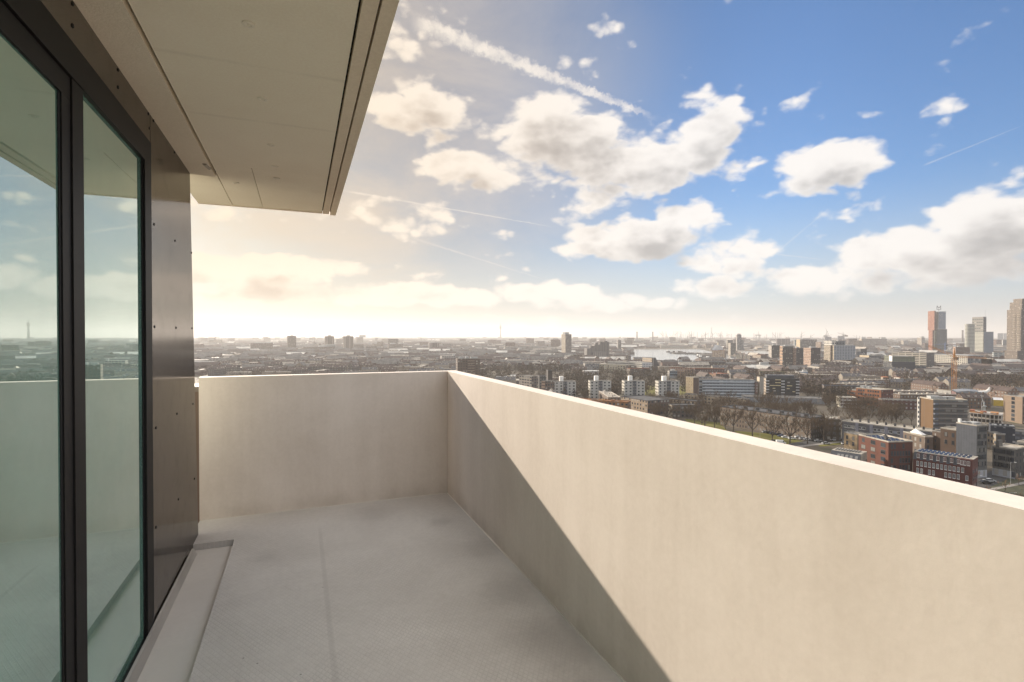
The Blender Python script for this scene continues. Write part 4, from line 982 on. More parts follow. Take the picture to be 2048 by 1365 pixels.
# cranes
def crane(label, x, yb, ytop, xj, yj, xc, col, wide, cw=True, ycab=None):
    P = ground(x, yb); rt = empty("tower_crane", (P.x, P.y, 0)); tag(rt, label, "crane")
    m = plain("crane_paint", col, .5, .2, var=.15)
    zt = zat(P, x, ytop)
    V = Vector((P.x, P.y, 0)).normalized(); Rt = Vector((V.y, -V.x, 0))
    zj = zt - wide * 3.0
    b = MB(); w_ = wide / 2; th = wide * .075
    for sx_ in (-1, 1):
        for sy_ in (-1, 1): b.tube([(sx_ * w_, sy_ * w_, 0), (sx_ * w_, sy_ * w_, zj)], [th, th], 4)
    n = int(zj / (wide * 1.1))
    for i in range(n):
        z0 = zj * i / n; z1 = zj * (i + 1) / n; s_ = 1 if i % 2 else -1
        b.tube([(-w_ * s_, -w_, z0), (w_ * s_, -w_, z1)], [th * .6] * 2, 3); b.tube([(-w_, w_ * s_, z0), (-w_, -w_ * s_, z1)], [th * .6] * 2, 3)
        b.tube([(w_, w_ * s_, z0), (w_, -w_ * s_, z1)], [th * .6] * 2, 3); b.tube([(-w_ * s_, w_, z0), (w_ * s_, w_, z1)], [th * .6] * 2, 3)
        b.tube([(-w_, -w_, z0), (w_, -w_, z0)], [th * .6] * 2, 3)
    b.build("mast", m, rt)
    b = MB(); b.tube([(0, 0, zj), (0, 0, zt)], [w_ * .9, .2], 4); b.build("mast_head", m, rt)
    ej = Rt * reach(P, Rt, xj) 
    zj1 = zat(P + ej, xj, yj)
    def truss(A, B, d):
        b = MB(); A = Vector(A); B = Vector(B); t = (B - A); L = t.length; t.normalize(); sd = t.cross(Vector((0, 0, 1))).normalized()
        ch = [Vector((0, 0, d)), sd * d * .6, sd * -d * .6]
        for c in ch: b.tube([A + c, B + c * .6], [th * .8] * 2, 4)
        n = max(4, int(L / (d * 1.3)))
        for i in range(n):
            p0 = A + t * (L * i / n); p1 = A + t * (L * (i + .5) / n); p2 = A + t * (L * (i + 1) / n); f = 1 - .4 * i / n
            for c in ch[1:]: b.tube([p0 + c * f, p1 + ch[0] * f], [th * .5] * 2, 3); b.tube([p1 + ch[0] * f, p2 + c * f], [th * .5] * 2, 3)
        return b
    truss((0, 0, zj), (ej.x, ej.y, zj1), wide * .75).build("jib", m, rt)
    ec = Rt * reach(P, Rt, xc)
    truss((0, 0, zj), (ec.x, ec.y, zj - wide * .3), wide * .6).build("counter_jib", m, rt)
    b = MB(); b.tube([(0, 0, zt), (ej.x * .65, ej.y * .65, zj + (zj1 - zj) * .65 + wide * .7)], [th * .5] * 2, 3); b.tube([(0, 0, zt), (ec.x * .9, ec.y * .9, zj)], [th * .5] * 2, 3); b.build("tie_cable", M_steel, rt)
    if cw:
        k_ = wide; b = MB(); b.box(ec.x - k_, ec.x + k_, ec.y - k_, ec.y + k_, zj - wide * 1.9, zj - wide * .35); b.build("counterweight", plain("crane_ballast", (.06, .05, .045), .9), rt)
    b = MB(); b.box(w_, w_ + wide * .9, -w_, w_, zj - wide * .9, zj - .05); b.build("cab", plain("cab_green", (.08, .11, .10), .5), rt)
crane("tall orange lattice tower crane with dark counterweight, standing before the white grid block", 1908, 797, 697, 1856, 693, 1974, (.36, .165, .05), 3.0)
crane("small blue crane mast in front of the red and white tower", 1890, 716, 684, 1868, 690, 1894, (.12, .20, .38), 2.4)
crane("faint hazy crane above the pale grid tower", 1686, 690, 664, 1675, 666.5, 1692.5, (.16, .15, .15), 7, True)
crane("faint thin crane left of the small hazy crane on the skyline", 1653.5, 691, 660, 1651, 657, 1655, (.17, .16, .16), 4, False)
crane("tiny hazy crane between the slab tower and the middle tower over the short parapet", 629, 700, 680, 620, 685, 640, (.15, .12, .1), 5)
crane("luffing grey crane with pale jib on the building site", 1968, 838, 803, 1963, 790, 1975, (.36, .38, .38), 1.2, False)
crane("small white luffing crane in front of the dark glass hall", 1817, 768, 752, 1822, 743, 1815, (.6, .6, .6), 1.0, False)
# harbour cranes and masts far away: each a thing of its own
M_mast = plain("far_mast", (.17, .16, .155), .8)
for i in range(64):
    x = R.choice((R.uniform(1310, 1450), R.uniform(1320, 1560), R.uniform(1500, 1730))); yb_ = R.uniform(681.5, 689)
    P = ground(x, yb_); h = zat(P, x, R.uniform(662, 673)); k_ = P.length / 4000
    b = MB(); b.tube([(0, 0, 0), (0, 0, h)], [1.4 * k_, 1.0 * k_], 4)
    if R.random() < .55: b.tube([(-6 * k_, 0, h * .7), (22 * k_ * R.choice((-1, 1)), 0, h * R.uniform(.8, 1.1))], [.9 * k_, .5 * k_], 4)
    if R.random() < .4: b.tube([(9 * k_, 0, 0), (9 * k_, 0, h * .7), (0, 0, h * .72)], [1.1 * k_] * 3, 4)
    o = b.build("harbour_crane", M_mast, loc=(P.x, P.y, 0)); o.rotation_euler = (0, 0, R.uniform(-.4, .4) - rad(45))
    tag(o, "thin hazy harbour crane or mast among many on the far horizon", "crane", "harbour cranes on the horizon")
# open-frame lift bridge tower and the tall pylon
def simple(name, label, cat, x, yt, yb, build):
    P = ground(x, yb); h = zat(P, x, yt); rt = empty(name, (P.x, P.y, 0), -YAW - rad(20)); tag(rt, label, cat); build(rt, h, P.length); return rt
def pylon(rt, h, D):
    b = MB(); 
    for s_ in (-1, 1): b.tube([(s_ * 14, 0, 0), (s_ * 4, 0, h * .6), (s_ * 2.5, 0, h)], [2.4, 1.8, 1.2], 5)
    b.build("leg_frame", M_mast, rt); b = MB(); b.box(-10, 10, -2, 2, h * .35, h * .38); b.box(-6, 6, -2, 2, h * .6, h * .63); b.build("cross_beam", M_mast, rt)
simple("pylon", "tall thin twin-legged pylon on the horizon behind the white ship", "pylon", 1423, 655, 684, pylon)
def gantry(rt, h, D):
    b = MB(); b.box(-16, -12, -3, 3, 0, h * .9); b.box(12, 16, -3, 3, 0, h * .9); b.build("tower_leg", M_mast, rt)
    b = MB(); b.box(-26, 26, -4, 4, h * .9 + .02, h); b.build("top_beam", M_mast, rt)
simple("gantry_crane", "flat-topped hazy gantry right of the rounded tower", "crane", 1516, 670, 686, gantry)
# ship, jetties, barges
P = ground(1436, 703.5); rt = empty("ship", (P.x, P.y, .3), rad(-150)); tag(rt, "large white passenger ship moored beyond the pink quay row", "ship")
D_ = P.length / 1000 
b = MB(); L = 30 * D_; n = 12; B_ = 4.2 * D_
def hull(z, k_): return [(L * (i / n * 2 - 1), B_ * k_ * (1 - abs(i / n * 2 - 1) ** 3) * s_, z) for s_, rng in ((-1, range(n + 1)), (1, range(n - 1, 0, -1))) for i in rng]
A, C_ = hull(0, .8), hull(9, 1); b.face(C_)
for i in range(len(A)): j = (i + 1) % len(A); b.face([A[i], A[j], C_[j], C_[i]])
b.build("hull", plain("ship_hull", (.42, .45, .5), .5), rt)
for i, (f0, f1, z0) in enumerate(((.72, -.7, 9.02), (.6, -.55, 13), (.45, -.35, 17), (.3, -.1, 21))):
    b = MB(); b.box(L * f1, L * f0, -B_ * .75, B_ * .75, z0, z0 + 3.9); b.build("deck", [fac((.62, .63, .65), bay=3, st=4, wx=.5, wy=.3)], rt)
b = MB(); b.tube([(0, 0, 24.95), (0, 0, 36)], [4, 3], 10); b.build("funnel", plain("funnel_paint", (.5, .42, .3), .6), rt)
b = MB(); b.tube([(L * .25, 0, 24.95), (L * .25, 0, 42)], [.6, .3], 5); b.build("mast", M_steel, rt)
def jetty(label, pix, w_):
    P = [ground(x, y) for x, y in pix]; b = MB()
    for p, q in zip(P, P[1:]):
        t = (q - p).normalized(); n_ = Vector((-t.y, t.x, 0)) * w_ / 2
        b.face([(p - n_) + Vector((0, 0, 2.2)), (q - n_) + Vector((0, 0, 2.2)), (q + n_) + Vector((0, 0, 2.2)), (p + n_) + Vector((0, 0, 2.2))])
        for s_ in (-1, 1): b.face([p + n_ * s_, q + n_ * s_, q + n_ * s_ + Vector((0, 0, 2.2)), p + n_ * s_ + Vector((0, 0, 2.2))])
    o = b.build("jetty", plain("jetty_timber", (.075, .065, .055), .9)); tag(o, label, "jetty")
jetty("far dark jetty reaching into the harbour from the pink quay", [(1346, 706.5), (1352, 708.5), (1400, 709.2), (1432, 711.2), (1446, 711.5)], 16)
jetty("near dark jetty in the harbour before the dock warehouses", [(1406, 716), (1416, 722), (1440, 723.8), (1478, 725.2)], 11)
def barge_mesh():
    b = MB(); L, B_ = 22, 3.6
    ft = [(-L, -B_), (L * .8, -B_), (L, 0), (L * .8, B_), (-L, B_)]
    b.prism(ft, 0, 2.6, 0, 1); b.box(-L * .9, -L * .62, -2.6, 2.6, 2.61, 6.4, 2); b.box(-L * .55, L * .7, -2.8, 2.8, 2.61, 3.6, 1); b.tube([(L * .3, 0, 3.6), (L * .3, 0, 10)], [.25, .15], 4, 1)
    return b.mesh("barge", [plain("barge_hull", (.06, .06, .07), .6), plain("barge_deck", (.18, .15, .12), .8), M_white])
BM = barge_mesh()
for (x, y, a) in ((1349, 704.8, 20), (1356, 707, 10), (1366, 707.4, 12), (1388, 708.3, 5), (1409, 713.5, 30), (1414, 716.5, 15), (1421, 719.5, 40), (1432, 721.5, 10), (1428, 717.8, 25), (1447, 722.5, 8), (1404, 709, 5), (1420, 709.5, 8), (1462, 722.8, 6), (1478, 722, 8)):
    P = ground(x, y); o = bpy.data.objects.new("barge", BM); COL.objects.link(o); o.location = (P.x, P.y, .1); o.rotation_euler = (0, 0, rad(a) - rad(45)); o.scale = (P.length / 1500,) * 3
    tag(o, "small dark barge with white wheelhouse moored along the harbour jetties", "barge", "barges moored at the jetties")

# ------------------------------------------------------------------ the blocks before the long parapet
# four white flats
wht = fac((.50, .49, .46), wx=.02, wy=.02, var=.06)
cor = fac((.09, .095, .105), win=(.20, .21, .22), bay=1.9, st=2.9, wx=.5, wy=.5)
FL = ["white seven-storey flats, first of four, beside striped brown balconies", "white seven-storey flats, second of four, seen flat-on before the woods", "white seven-storey flats, third of four, above the rust-coloured roof", "white seven-storey flats, last of four, next to the galleried slab"]
for i, (xc, xl, xr, yt, yb_) in enumerate(((1110, 1109, 1152, 764, 799), (1180.5, 1179.5, 1222.5, 763, 799), (1249, 1246, 1290, 763, 800), (1317, 1311, 1359, 763.5, 801))):
    rt, L1, L2, h, P = bld("flats", FL[i], "apartment block", xc, xl, xr, yt, yb=yb_, a=8 + 3 * i, front=wht, left=fac((.60, .56, .48), win=(.05, .045, .04), bay=4, st=2.9, wx=.6, wy=.5), depth=11, group="white flats along the park")
    x0 = L1 * .40; x1 = L1 * .58
    b = MB(); b.box(x0, x1, -.5, -.02, 0, h + .2); b.build("glazed_stair", [cor, M_roofdark], rt)
    b = MB(); b.box(L1 * .24, L1 * .42, 2, 7, h + .01, h + 5); b.build("lift_house", M_white, rt)
    n = max(1, int(h / 2.9)); zs = [h - 2.9 * (k_ + 1) + .9 for k_ in range(n)]
    windows(rt, 'front', 0, [L1 * f for f in (.09, .30, .70, .90)], [z for z in zs if z > .3], 1.7, 1.25, M_wfd)
# galleried slab
bandf = fac((.30, .33, .36), win=(.055, .06, .07), bay=3.4, st=2.95, wx=.86, wy=.6, curt=.12)
rt, L1, L2, h, P = bld("apartment_slab", "long slab with white gallery bands and tan end tower, in front of the harbour", "apartment block", 1398, 1391, 1509, 760, yb=795, a=14, front=bandf, left=fac((.18, .14, .12)), depth=11, roof=M_roof)
for k_ in range(int(h / 2.95)):
    b = MB(); b.box(3.2, L1 - .1, -1.3, -.02, h - 2.95 * (k_ + 1) + .55, h - 2.95 * (k_ + 1) + 1.55); b.build("gallery_band", plain("gallery_white", (.44, .47, .50), .7, var=.08), rt)
rt2, L1b, L2b, h2, P2 = bld("stair_tower", "tan windowed stair tower with dark brick side at the slab end", "building", 1386.5, 1372, 1398, 756, yb=797, a=44, front=fac((.125, .09, .075), wx=.02), left=fac((.50, .39, .25), win=(.2, .15, .1), bay=3.2, st=2.95, wx=.25, wy=.3, curt=.4), roof=M_rooflight)
# dark balcony slab
dsl = fac((.055, .05, .048), win=(.03, .03, .032), bay=3.2, st=2.9, wx=.7, wy=.45, curt=.05)
rt, L1, L2, h, P = bld("apartment_slab", "dark slab with white corner balconies and yellow sunblinds", "apartment block", 1532, 1528, 1599, 757.5, yb=796, a=10, front=dsl, left=fac((.4, .33, .26)), depth=13, roof=M_roofdark)
b = MB(); p0 = L1 * .02; b.prism([(L1 * .03, .8), (L1 * .86, .8), (L1 * .86, 12), (L1 * .03, 12)], h + .56, h + 3.4, 0, 0); b.build("dark_attic", M_slate, rt)
for k_ in range(int(h / 2.9)):
    z = h - 2.9 * (k_ + 1) + .1
    for (f0, f1) in ((-.015, .09), (.46, .56), (.90, 1.0)):
        b = MB(); b.box(L1 * f0, L1 * f1, -1.4, -.02, z, z + 1.05); b.build("balcony", plain("balcony_white", (.40, .40, .40), .7, var=.08), rt)
M_blind = plain("yellow_blind", (.55, .47, .28), .8, var=.08)
for (k_, fs) in ((0, (.28, .37)), (1, (.28, .37)), (2, (.11, .19, .28, .37, .63, .71)), (3, (.2, .63)), (4, (.8,))):
    for f in fs:
        b = MB(); b.box(L1 * f, L1 * f + 2.4, -.35, -.02, h - 2.9 * (k_ + 1) + 1.5, h - 2.9 * (k_ + 1) + 2.2); b.build("sunblind", M_blind, rt)
bld("stair_shaft", "pale double stair shaft left of the dark balcony slab", "building", 1519, 1516, 1528, 755, yb=797, a=24, front=fac((.36, .33, .29), bay=60, wx=.02), left=fac((.62, .54, .42), bay=60, wx=.02), depth=6)
bld("link_block", "narrow brick link with little balconies right of the galleried slab", "building", 1511, 1509.5, 1516, 765, yb=797, a=12, front=fac((.2, .12, .10), bay=4, st=2.9, wx=.6, wy=.4, curt=.6), left=None, depth=9)
# low grey shed
bld("shed", "long low grey shed with white entrance box, below both slabs", "shed", 1489, 1474, 1655, 794.5, yb=804, a=8, front=fac((.27, .28, .30), win=(.16, .17, .19), bay=6, st=9, wx=.3, wy=.7, curt=.1), left=M_white and fac((.62, .6, .56), wx=.02), depth=20, roof=M_roof)
# long terrace receding behind the bare trees
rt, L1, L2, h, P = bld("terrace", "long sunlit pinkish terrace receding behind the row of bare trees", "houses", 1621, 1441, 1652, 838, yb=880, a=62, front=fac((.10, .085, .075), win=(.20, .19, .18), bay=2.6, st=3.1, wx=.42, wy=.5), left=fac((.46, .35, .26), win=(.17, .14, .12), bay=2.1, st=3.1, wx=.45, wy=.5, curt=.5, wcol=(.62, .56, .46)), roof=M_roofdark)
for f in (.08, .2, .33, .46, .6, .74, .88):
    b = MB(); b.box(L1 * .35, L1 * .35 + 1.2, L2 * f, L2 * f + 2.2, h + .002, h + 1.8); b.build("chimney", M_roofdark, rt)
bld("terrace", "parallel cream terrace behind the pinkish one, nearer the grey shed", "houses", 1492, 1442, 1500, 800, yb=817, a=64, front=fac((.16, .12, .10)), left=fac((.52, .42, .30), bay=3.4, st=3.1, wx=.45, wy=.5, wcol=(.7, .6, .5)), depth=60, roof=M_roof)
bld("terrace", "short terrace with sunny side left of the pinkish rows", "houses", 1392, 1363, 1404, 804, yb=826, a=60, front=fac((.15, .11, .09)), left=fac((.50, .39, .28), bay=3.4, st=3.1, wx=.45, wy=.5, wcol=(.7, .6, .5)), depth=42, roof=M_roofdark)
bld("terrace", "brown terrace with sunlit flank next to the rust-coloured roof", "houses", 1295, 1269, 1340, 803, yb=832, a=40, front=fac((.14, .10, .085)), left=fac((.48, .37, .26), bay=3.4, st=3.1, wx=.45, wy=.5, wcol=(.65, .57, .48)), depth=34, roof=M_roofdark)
bld("terrace", "dim brown terrace deep among the park trees", "houses", 1345, 1331, 1392, 812, yb=836, a=20, front=fac((.15, .125, .115), bay=3.2, wx=.5), left=fac((.46, .38, .28), bay=3.4), depth=10, roof=M_roofdark)
# rust-coloured roof works
M_rust = plain("rust_roof", (.22, .10, .04), .9, scale=.5, var=.6)
rt, L1, L2, h, P = bld("roof_works", "flat rust-orange roof strewn with building materials just over the parapet", "building", 1255, 1152, 1262, 806, h=12, a=76, front=fac((.14, .08, .05)), left=fac((.3, .16, .08)), depth=44, roof=M_rust)
for i in range(16):
    b = MB(); x0 = R.uniform(1, L1 - 3); y0 = R.uniform(2, L2 - 4); b.box(x0, x0 + R.uniform(.5, 2.4), y0, y0 + R.uniform(.8, 4), h + .01, h + R.uniform(.3, 1.0)); b.build("material_stack", R.choice((M_rust, plain("timber_stack", (.42, .24, .10), .8), M_roof)), rt)
for (nm, lb, xc, xl, xr, yt, hh, a, fr, lf, dp, rf) in (
    ("apartment_block", "brown block with striped pink balconies left of the first white flats", 1090, 1083, 1109, 763.5, 20, 40, fac((.15, .115, .095)), fac((.46, .33, .24), win=(.16, .11, .09), bay=40, st=2.9, wx=.99, wy=.45, curt=0), None, M_roof),
    ("apartment_block", "dark narrow stair tower rising among brown blocks", 1096, 1095, 1105, 742, 28, 12, fac((.075, .065, .06), wx=.1), None, 8, M_roofdark),
    ("apartment_block", "light-banded block with pale balconies at the parapet top edge", 1063, 1056, 1076, 754, 20, 34, fac((.19, .16, .14)), fac((.46, .40, .33), bay=5, st=2.9, wx=.7, wy=.4), 24, M_roof),
    ("apartment_block", "blackish glazed block between brown blocks above the parapet", 1079, 1077, 1096, 752.5, 20, 16, fac((.07, .068, .068), win=(.17, .17, .17), bay=3, wx=.5), None, 12, M_roofdark),
    ("workshop", "dark sawtooth workshop with a row of bright skylights", 992, 990, 1017, 757, 9, 8, fac((.10, .09, .08)), None, 20, M_roofdark),
    ("workshop", "low shed with angled pale roofs left of the light-banded block", 1032, 1028, 1058, 762, 8, 20, fac((.15, .13, .11)), fac((.4, .34, .28)), 26, M_rooflight),
    ("workshop", "flat pale roof with rooftop boxes beside the sawtooth workshop", 1020, 1018, 1040, 754, 8, 12, fac((.18, .15, .13)), None, 20, M_rooflight)):
    rt, L1, L2, h, P = bld(nm, lb, "building", xc, xl, xr, yt, h=hh, a=a, front=fr, left=lf, depth=dp, roof=rf)
    if "sawtooth" in lb:
        for i in range(6):
            x0 = L1 * (.08 + .15 * i); b = MB(); b.face([(x0, 3, h + .6), (x0 + L1 * .1, 3, h + .6), (x0 + L1 * .1, 6, h + 2.2), (x0, 6, h + 2.2)]); b.face([(x0, 6, h + .6), (x0, 6, h + 2.2), (x0 + L1 * .1, 6, h + 2.2), (x0 + L1 * .1, 6, h + .6)]); b.build("skylight", M_white, rt)
# big dark brown slab
bsl = fac((.15, .11, .085), win=(.055, .045, .04), bay=3.2, st=3.0, wx=.55, wy=.5, curt=.2)
rt, L1, L2, h, P = bld("apartment_slab", "broad dark brown apartment slab just over the parapet corner", "apartment block", 915, 905.5, 960, 718.5, yb=775, a=8, front=bsl, left=fac((.2, .15, .12)), depth=14, units=((.1, .3, 5, 4, 2), (.38, .3, 4, 4, 2.4), (.6, .3, 9, 4, 2)))
for k_ in range(int(h / 3)):
    b = MB(); b.box(L1 * .45, L1 * .76, -1.3, -.02, h - 3 * (k_ + 1), h - 3 * (k_ + 1) + 1.0); b.build("balcony", plain("balcony_brown", (.24, .185, .15), .8, var=.1), rt)
# ------------------------------------------------------------------ nearest blocks, lower right
brick_sunlit = fac((.15, .052, .033), wx=.02, wy=.02, var=.14)
brick_shaded = fac((.12, .048, .037), wx=.02, wy=.02, var=.14)  # same red brick darkened for the front, shade put into the colour
rt, L1, L2, h, P = bld("brick_block", "five-storey red brick block with solar panels on its flat roof", "apartment block", 1777, 1718.5, 1827, 885.5, h=16.5, a=42, front=brick_shaded, left=brick_sunlit, roof=M_rooflight)
NEARH = h
M_solar = plain("solar_panel", (.035, .045, .07), .25, .3, var=.2)
n = 0
for i in range(4):
    for j in range(5):
        if (i, j) in ((2, 2), (3, 4)): continue
        b = MB(); x0 = 1.4 + i * (L1 - 3) / 4; y0 = 1.4 + j * (L2 - 3) / 5
        b.face([(x0, y0, h + .15), (x0 + (L1 - 3) / 4 - .5, y0, h + .15), (x0 + (L1 - 3) / 4 - .5, y0 + 1.7, h + .5), (x0, y0 + 1.7, h + .5)]); b.face([(x0, y0 + 1.7, h + .15), (x0, y0 + 1.7, h + .5), (x0 + (L1 - 3) / 4 - .5, y0 + 1.7, h + .5), (x0 + (L1 - 3) / 4 - .5, y0 + 1.7, h + .15)])
        b.build("solar_panel", M_solar, rt)
for (x0, y0) in ((L1 * .55, L2 * .52), (L1 * .3, L2 * .3)):
    b = MB(); b.box(x0, x0 + 1.1, y0, y0 + 1.1, h + .01, h + 1.3); b.tube([(x0 + .5, y0 + .5, h + 1.3), (x0 + .5, y0 + .5, h + 1.8)], [.3, .35], 8); b.build("roof_vent", M_roofdark, rt)
zs = [h - 3.1 * k_ - 2.5 for k_ in range(5)]
for k_, z in enumerate(zs):
    if z < .4: continue
    windows(rt, 'left', L2, [L2 * .17, L2 * .5] if k_ else [L2 * .17], [z], 1.5 if k_ == 0 else 2.5, 1.8, M_wfd)
    windows(rt, 'left', L2, [L2 * .5, L2 * .83] if not k_ else [L2 * .83], [z], 2.6 if not k_ else 2.5, 1.8, M_wfd)
    windows(rt, 'front', L1, spread_(7, L1, 1.0), [z - .3], .95, 2.1, M_wfd, skip=.12)
# brick row with steep slate dormers
rt, L1, L2, h, P = bld("terrace", "dark red brick row with slate dormers and solar roof near the lamp-lit park", "houses", 1826, 1824, 1947, 918, h=9.6, a=-14, front=fac((.12, .042, .035), wx=.02, var=.16), left=fac((.15, .06, .05)), depth=10, roof=M_roof, rim=False)
nb = 7; bw = L1 * .80 / nb
for i in range(nb):
    x0 = i * bw
    b = MB(); b.face([(x0 + .1, -.05, h), (x0 + bw * .62, -.05, h), (x0 + bw * .62, 1.5, h + 2.9), (x0 + .1, 1.5, h + 2.9)]); b.face([(x0 + bw * .62, -.05, h), (x0 + bw * .62, 1.5, h), (x0 + bw * .62, 1.5, h + 2.9)]); b.face([(x0 + .1, 1.5, h), (x0 + .1, -.05, h), (x0 + .1, 1.5, h + 2.9)]); b.build("slate_slope", M_slate, rt)
    b = MB(); b.box(x0 + bw * .62 + .02, x0 + bw + .08, -.02, 2.2, h + .01, h + 2.85); b.build("brick_dormer", [fac((.13, .05, .04), wx=.02)], rt)
    windows(rt, 'front', L1, [x0 + bw * .82], [h + .8], 1.0, 1.7, M_wfw)
b = MB(); b.box(L1 * .8 + .1, L1, -.02, 9.98, h + .01, h + 2.9); b.build("brick_gable", [fac((.125, .046, .038), wx=.02)], rt)
b = MB(); b.box(0, L1 * .8, 1.6, 9.9, h + .02, h + 2.95); b.box(-.1, L1 + .1, 1.7, 9.95, h + 2.96, h + 3.1); b.build("flat_roof", M_rooflight, rt)
for i in range(12):
    b = MB(); x0 = 1 + i * (L1 - 2) / 12
    for y0 in (2.6, 6.2): b.face([(x0, y0, h + 3.2), (x0 + (L1 - 2) / 12 - .4, y0, h + 3.2), (x0 + (L1 - 2) / 12 - .4, y0 + 2.6, h + 3.5), (x0, y0 + 2.6, h + 3.5)])
    b.build("solar_panel", M_solar, rt)
windows(rt, 'front', L1, spread_(13, L1, 1.0), [h - 2.6, h - 5.6, h - 8.8], .85, 1.95, M_wfw, skip=.12)
windows(rt, 'front', L1, [L1 * .83, L1 * .88, L1 * .94], [h + .5], .9, 1.8, M_wfw)
# grey tower and its brown wing
gtf = fac((.10, .108, .125), bay=1.1, st=60, wx=.12, wy=.95, win=(.12, .125, .14), curt=0)
rt, L1, L2, h, P = bld("grey_tower", "seven-storey blue-grey tower with blank side wall and white ground floor", "apartment block", 1953.5, 1914, 1976, 853, h=23, a=56, front=fac((.15, .15, .145), wx=.02), left=gtf, roof=M_rooflight, units=((.3, .3, 4, 3, .9), (.2, .6, 3, 3, .7)))
windows(rt, 'front', L1, spread_(6, L1, .6), [h - 3.05 * (k_ + 1) + .5 for k_ in range(6)], 1.1, 2.0, M_wfd, skip=.05)
windows(rt, 'left', L2, [L2 * .93, L2 * .66], [h - 3.05 * (k_ + 1) + .6 for k_ in range(1, 6)], .8, 1.6, M_wfd, skip=.35)
b = MB(); b.box(.05, L1 - .05, -.12, -.01, 0, 3.3); b.build("white_plinth", [fac((.42, .43, .46), win=(.06, .06, .07), bay=3, st=3.6, wx=.4, wy=.7)], rt)
b = MB(); b.box(.3, 1.2, L2 - 1.4, L2 - .4, h + .01, h + 2.2); b.build("white_flue", M_white, rt)
rt, L1, L2, h, P = bld("brown_wing", "brown brick wing with few windows attached left of the grey tower", "apartment block", 1912.5, 1882.5, 1936, 862, h=19, a=62, front=fac((.12, .08, .06), wx=.02), left=fac((.13, .083, .058), wx=.02, var=.12), roof=M_rooflight)
windows(rt, 'left', L2, [L2 * .35, L2 * .8], [h - 3.2, h - 6.8], 1.1, 1.9, M_wfd)
rt, L1, L2, h, P = bld("brown_wing", "lower stepped brown brick block between white roof lights and the taller wing", "apartment block", 1882, 1866, 1905, 866, h=15, a=50, front=fac((.12, .08, .06), wx=.2), left=fac((.125, .083, .06), wx=.2, wy=.4), roof=M_roof)
rt, L1, L2, h, P = bld("courtyard_block", "brown courtyard block with white tent-like roof light behind the red brick block", "apartment block", 1850, 1822, 1868, 875, h=12.5, a=40, front=fac((.14, .105, .085), bay=3.2, wx=.35, wy=.6), left=fac((.17, .125, .095), bay=3.2, wx=.35, wy=.6), roof=M_rooflight, depth=14)
b = MB(); b.face([(1, 3, h + .6), (L1 * .8, 3, h + .6), (L1 * .4, 8, h + 3)]); b.face([(L1 * .8, 3, h + .6), (L1 * .8, 11, h + .6), (L1 * .4, 8, h + 3)]); b.face([(1, 11, h + .6), (1, 3, h + .6), (L1 * .4, 8, h + 3)]); b.face([(L1 * .8, 11, h + .6), (1, 11, h + .6), (L1 * .4, 8, h + 3)]); b.build("tent_roof", M_white, rt)
rt, L1, L2, h, P = bld("garden_sheds", "small pale garden wall block with dark openings between the brick blocks", "building", 1826, 1824, 1880, 893, h=5, a=10, front=fac((.36, .34, .28), bay=4, st=3, wx=.4, wy=.5, curt=.1), depth=5, roof=M_roofdark)
# grey row to the right of the tower
rt, L1, L2, h, P = bld("terrace", "grey-brown four-storey row with white ground floor right of the grey tower", "houses", 1985, 1975, 2033, 893, h=13, a=-22, front=fac((.17, .16, .145), wx=.02), left=fac((.08, .075, .07), wx=.3), depth=11, roof=M_rooflight)
windows(rt, 'front', L1, spread_(13, L1, .7), [h - 3.0 * (k_ + 1) + .4 for k_ in range(3)], 1.0, 1.9, M_wfd, skip=.05)
b = MB(); b.box(.05, L1 - .05, -.12, -.01, 0, 3.2); b.build("white_plinth", [fac((.40, .41, .43), win=(.06, .06, .07), bay=3, st=3.6, wx=.5, wy=.7)], rt)
b = MB(); b.box(L1 * .15, L1 * .3, -.15, 3, h + .01, h + 3); b.build("brick_gable", [fac((.14, .13, .115), wx=.05)], rt)
rt, L1, L2, h, P = bld("terrace", "pale grey gabled row at the photo edge beyond the grey-brown row", "houses", 2034, 2033, 2085, 884, h=13, a=-22, front=fac((.25, .245, .23), wx=.02), depth=11, roof=M_rooflight)
windows(rt, 'front', L1, spread_(9, L1, .8), [h - 3.0 * (k_ + 1) + .4 for k_ in range(4)], 1.2, 1.8, M_wfd, skip=.1)
rt, L1, L2, h, P = bld("terrace", "low slate-roofed house with skylights, its eave cut by the long parapet", "houses", 1660, 1640, 1720, 917, h=7.5, a=-18, front=fac((.10, .05, .045)), left=fac((.2, .15, .12)), depth=11, roof=M_roof, rim=False)
b = MB(); b.face([(-.2, -.3, h), (L1, -.3, h), (L1, 2.6, h + 3.3), (-.2, 2.6, h + 3.3)]); b.face([(-.2, 2.6, h), (-.2, -.3, h), (-.2, 2.6, h + 3.3)]); b.build("slate_slope", M_slate, rt)
b = MB(); b.box(-.3, L1, 2.62, 10.9, h + .02, h + 3.4); b.build("flat_roof", M_rooflight, rt)
for f in (.22, .35, .5, .65, .83):
    b = MB(); x0 = L1 * f; b.face([(x0, .75, h + 1.28), (x0 + 1.1, .75, h + 1.28), (x0 + 1.1, 1.7, h + 2.36), (x0, 1.7, h + 2.36)]); b.build("skylight", M_wglass[2], rt)
for i in range(9):
    b = MB(); x0 = .6 + i * (L1 - 1.5) / 9; b.face([(x0, 4, h + 3.5), (x0 + (L1 - 2) / 9 - .3, 4, h + 3.5), (x0 + (L1 - 2) / 9 - .3, 8.4, h + 3.8), (x0, 8.4, h + 3.8)]); b.build("solar_panel", M_roofdark, rt)
rt, L1, L2, h, P = bld("house", "sunlit tan corner house beside the red brick block", "house", 1715, 1699, 1735, 871, h=9.5, a=52, front=fac((.2, .15, .11)), left=fac((.40, .29, .17), wx=.02), roof=M_roof, depth=8)
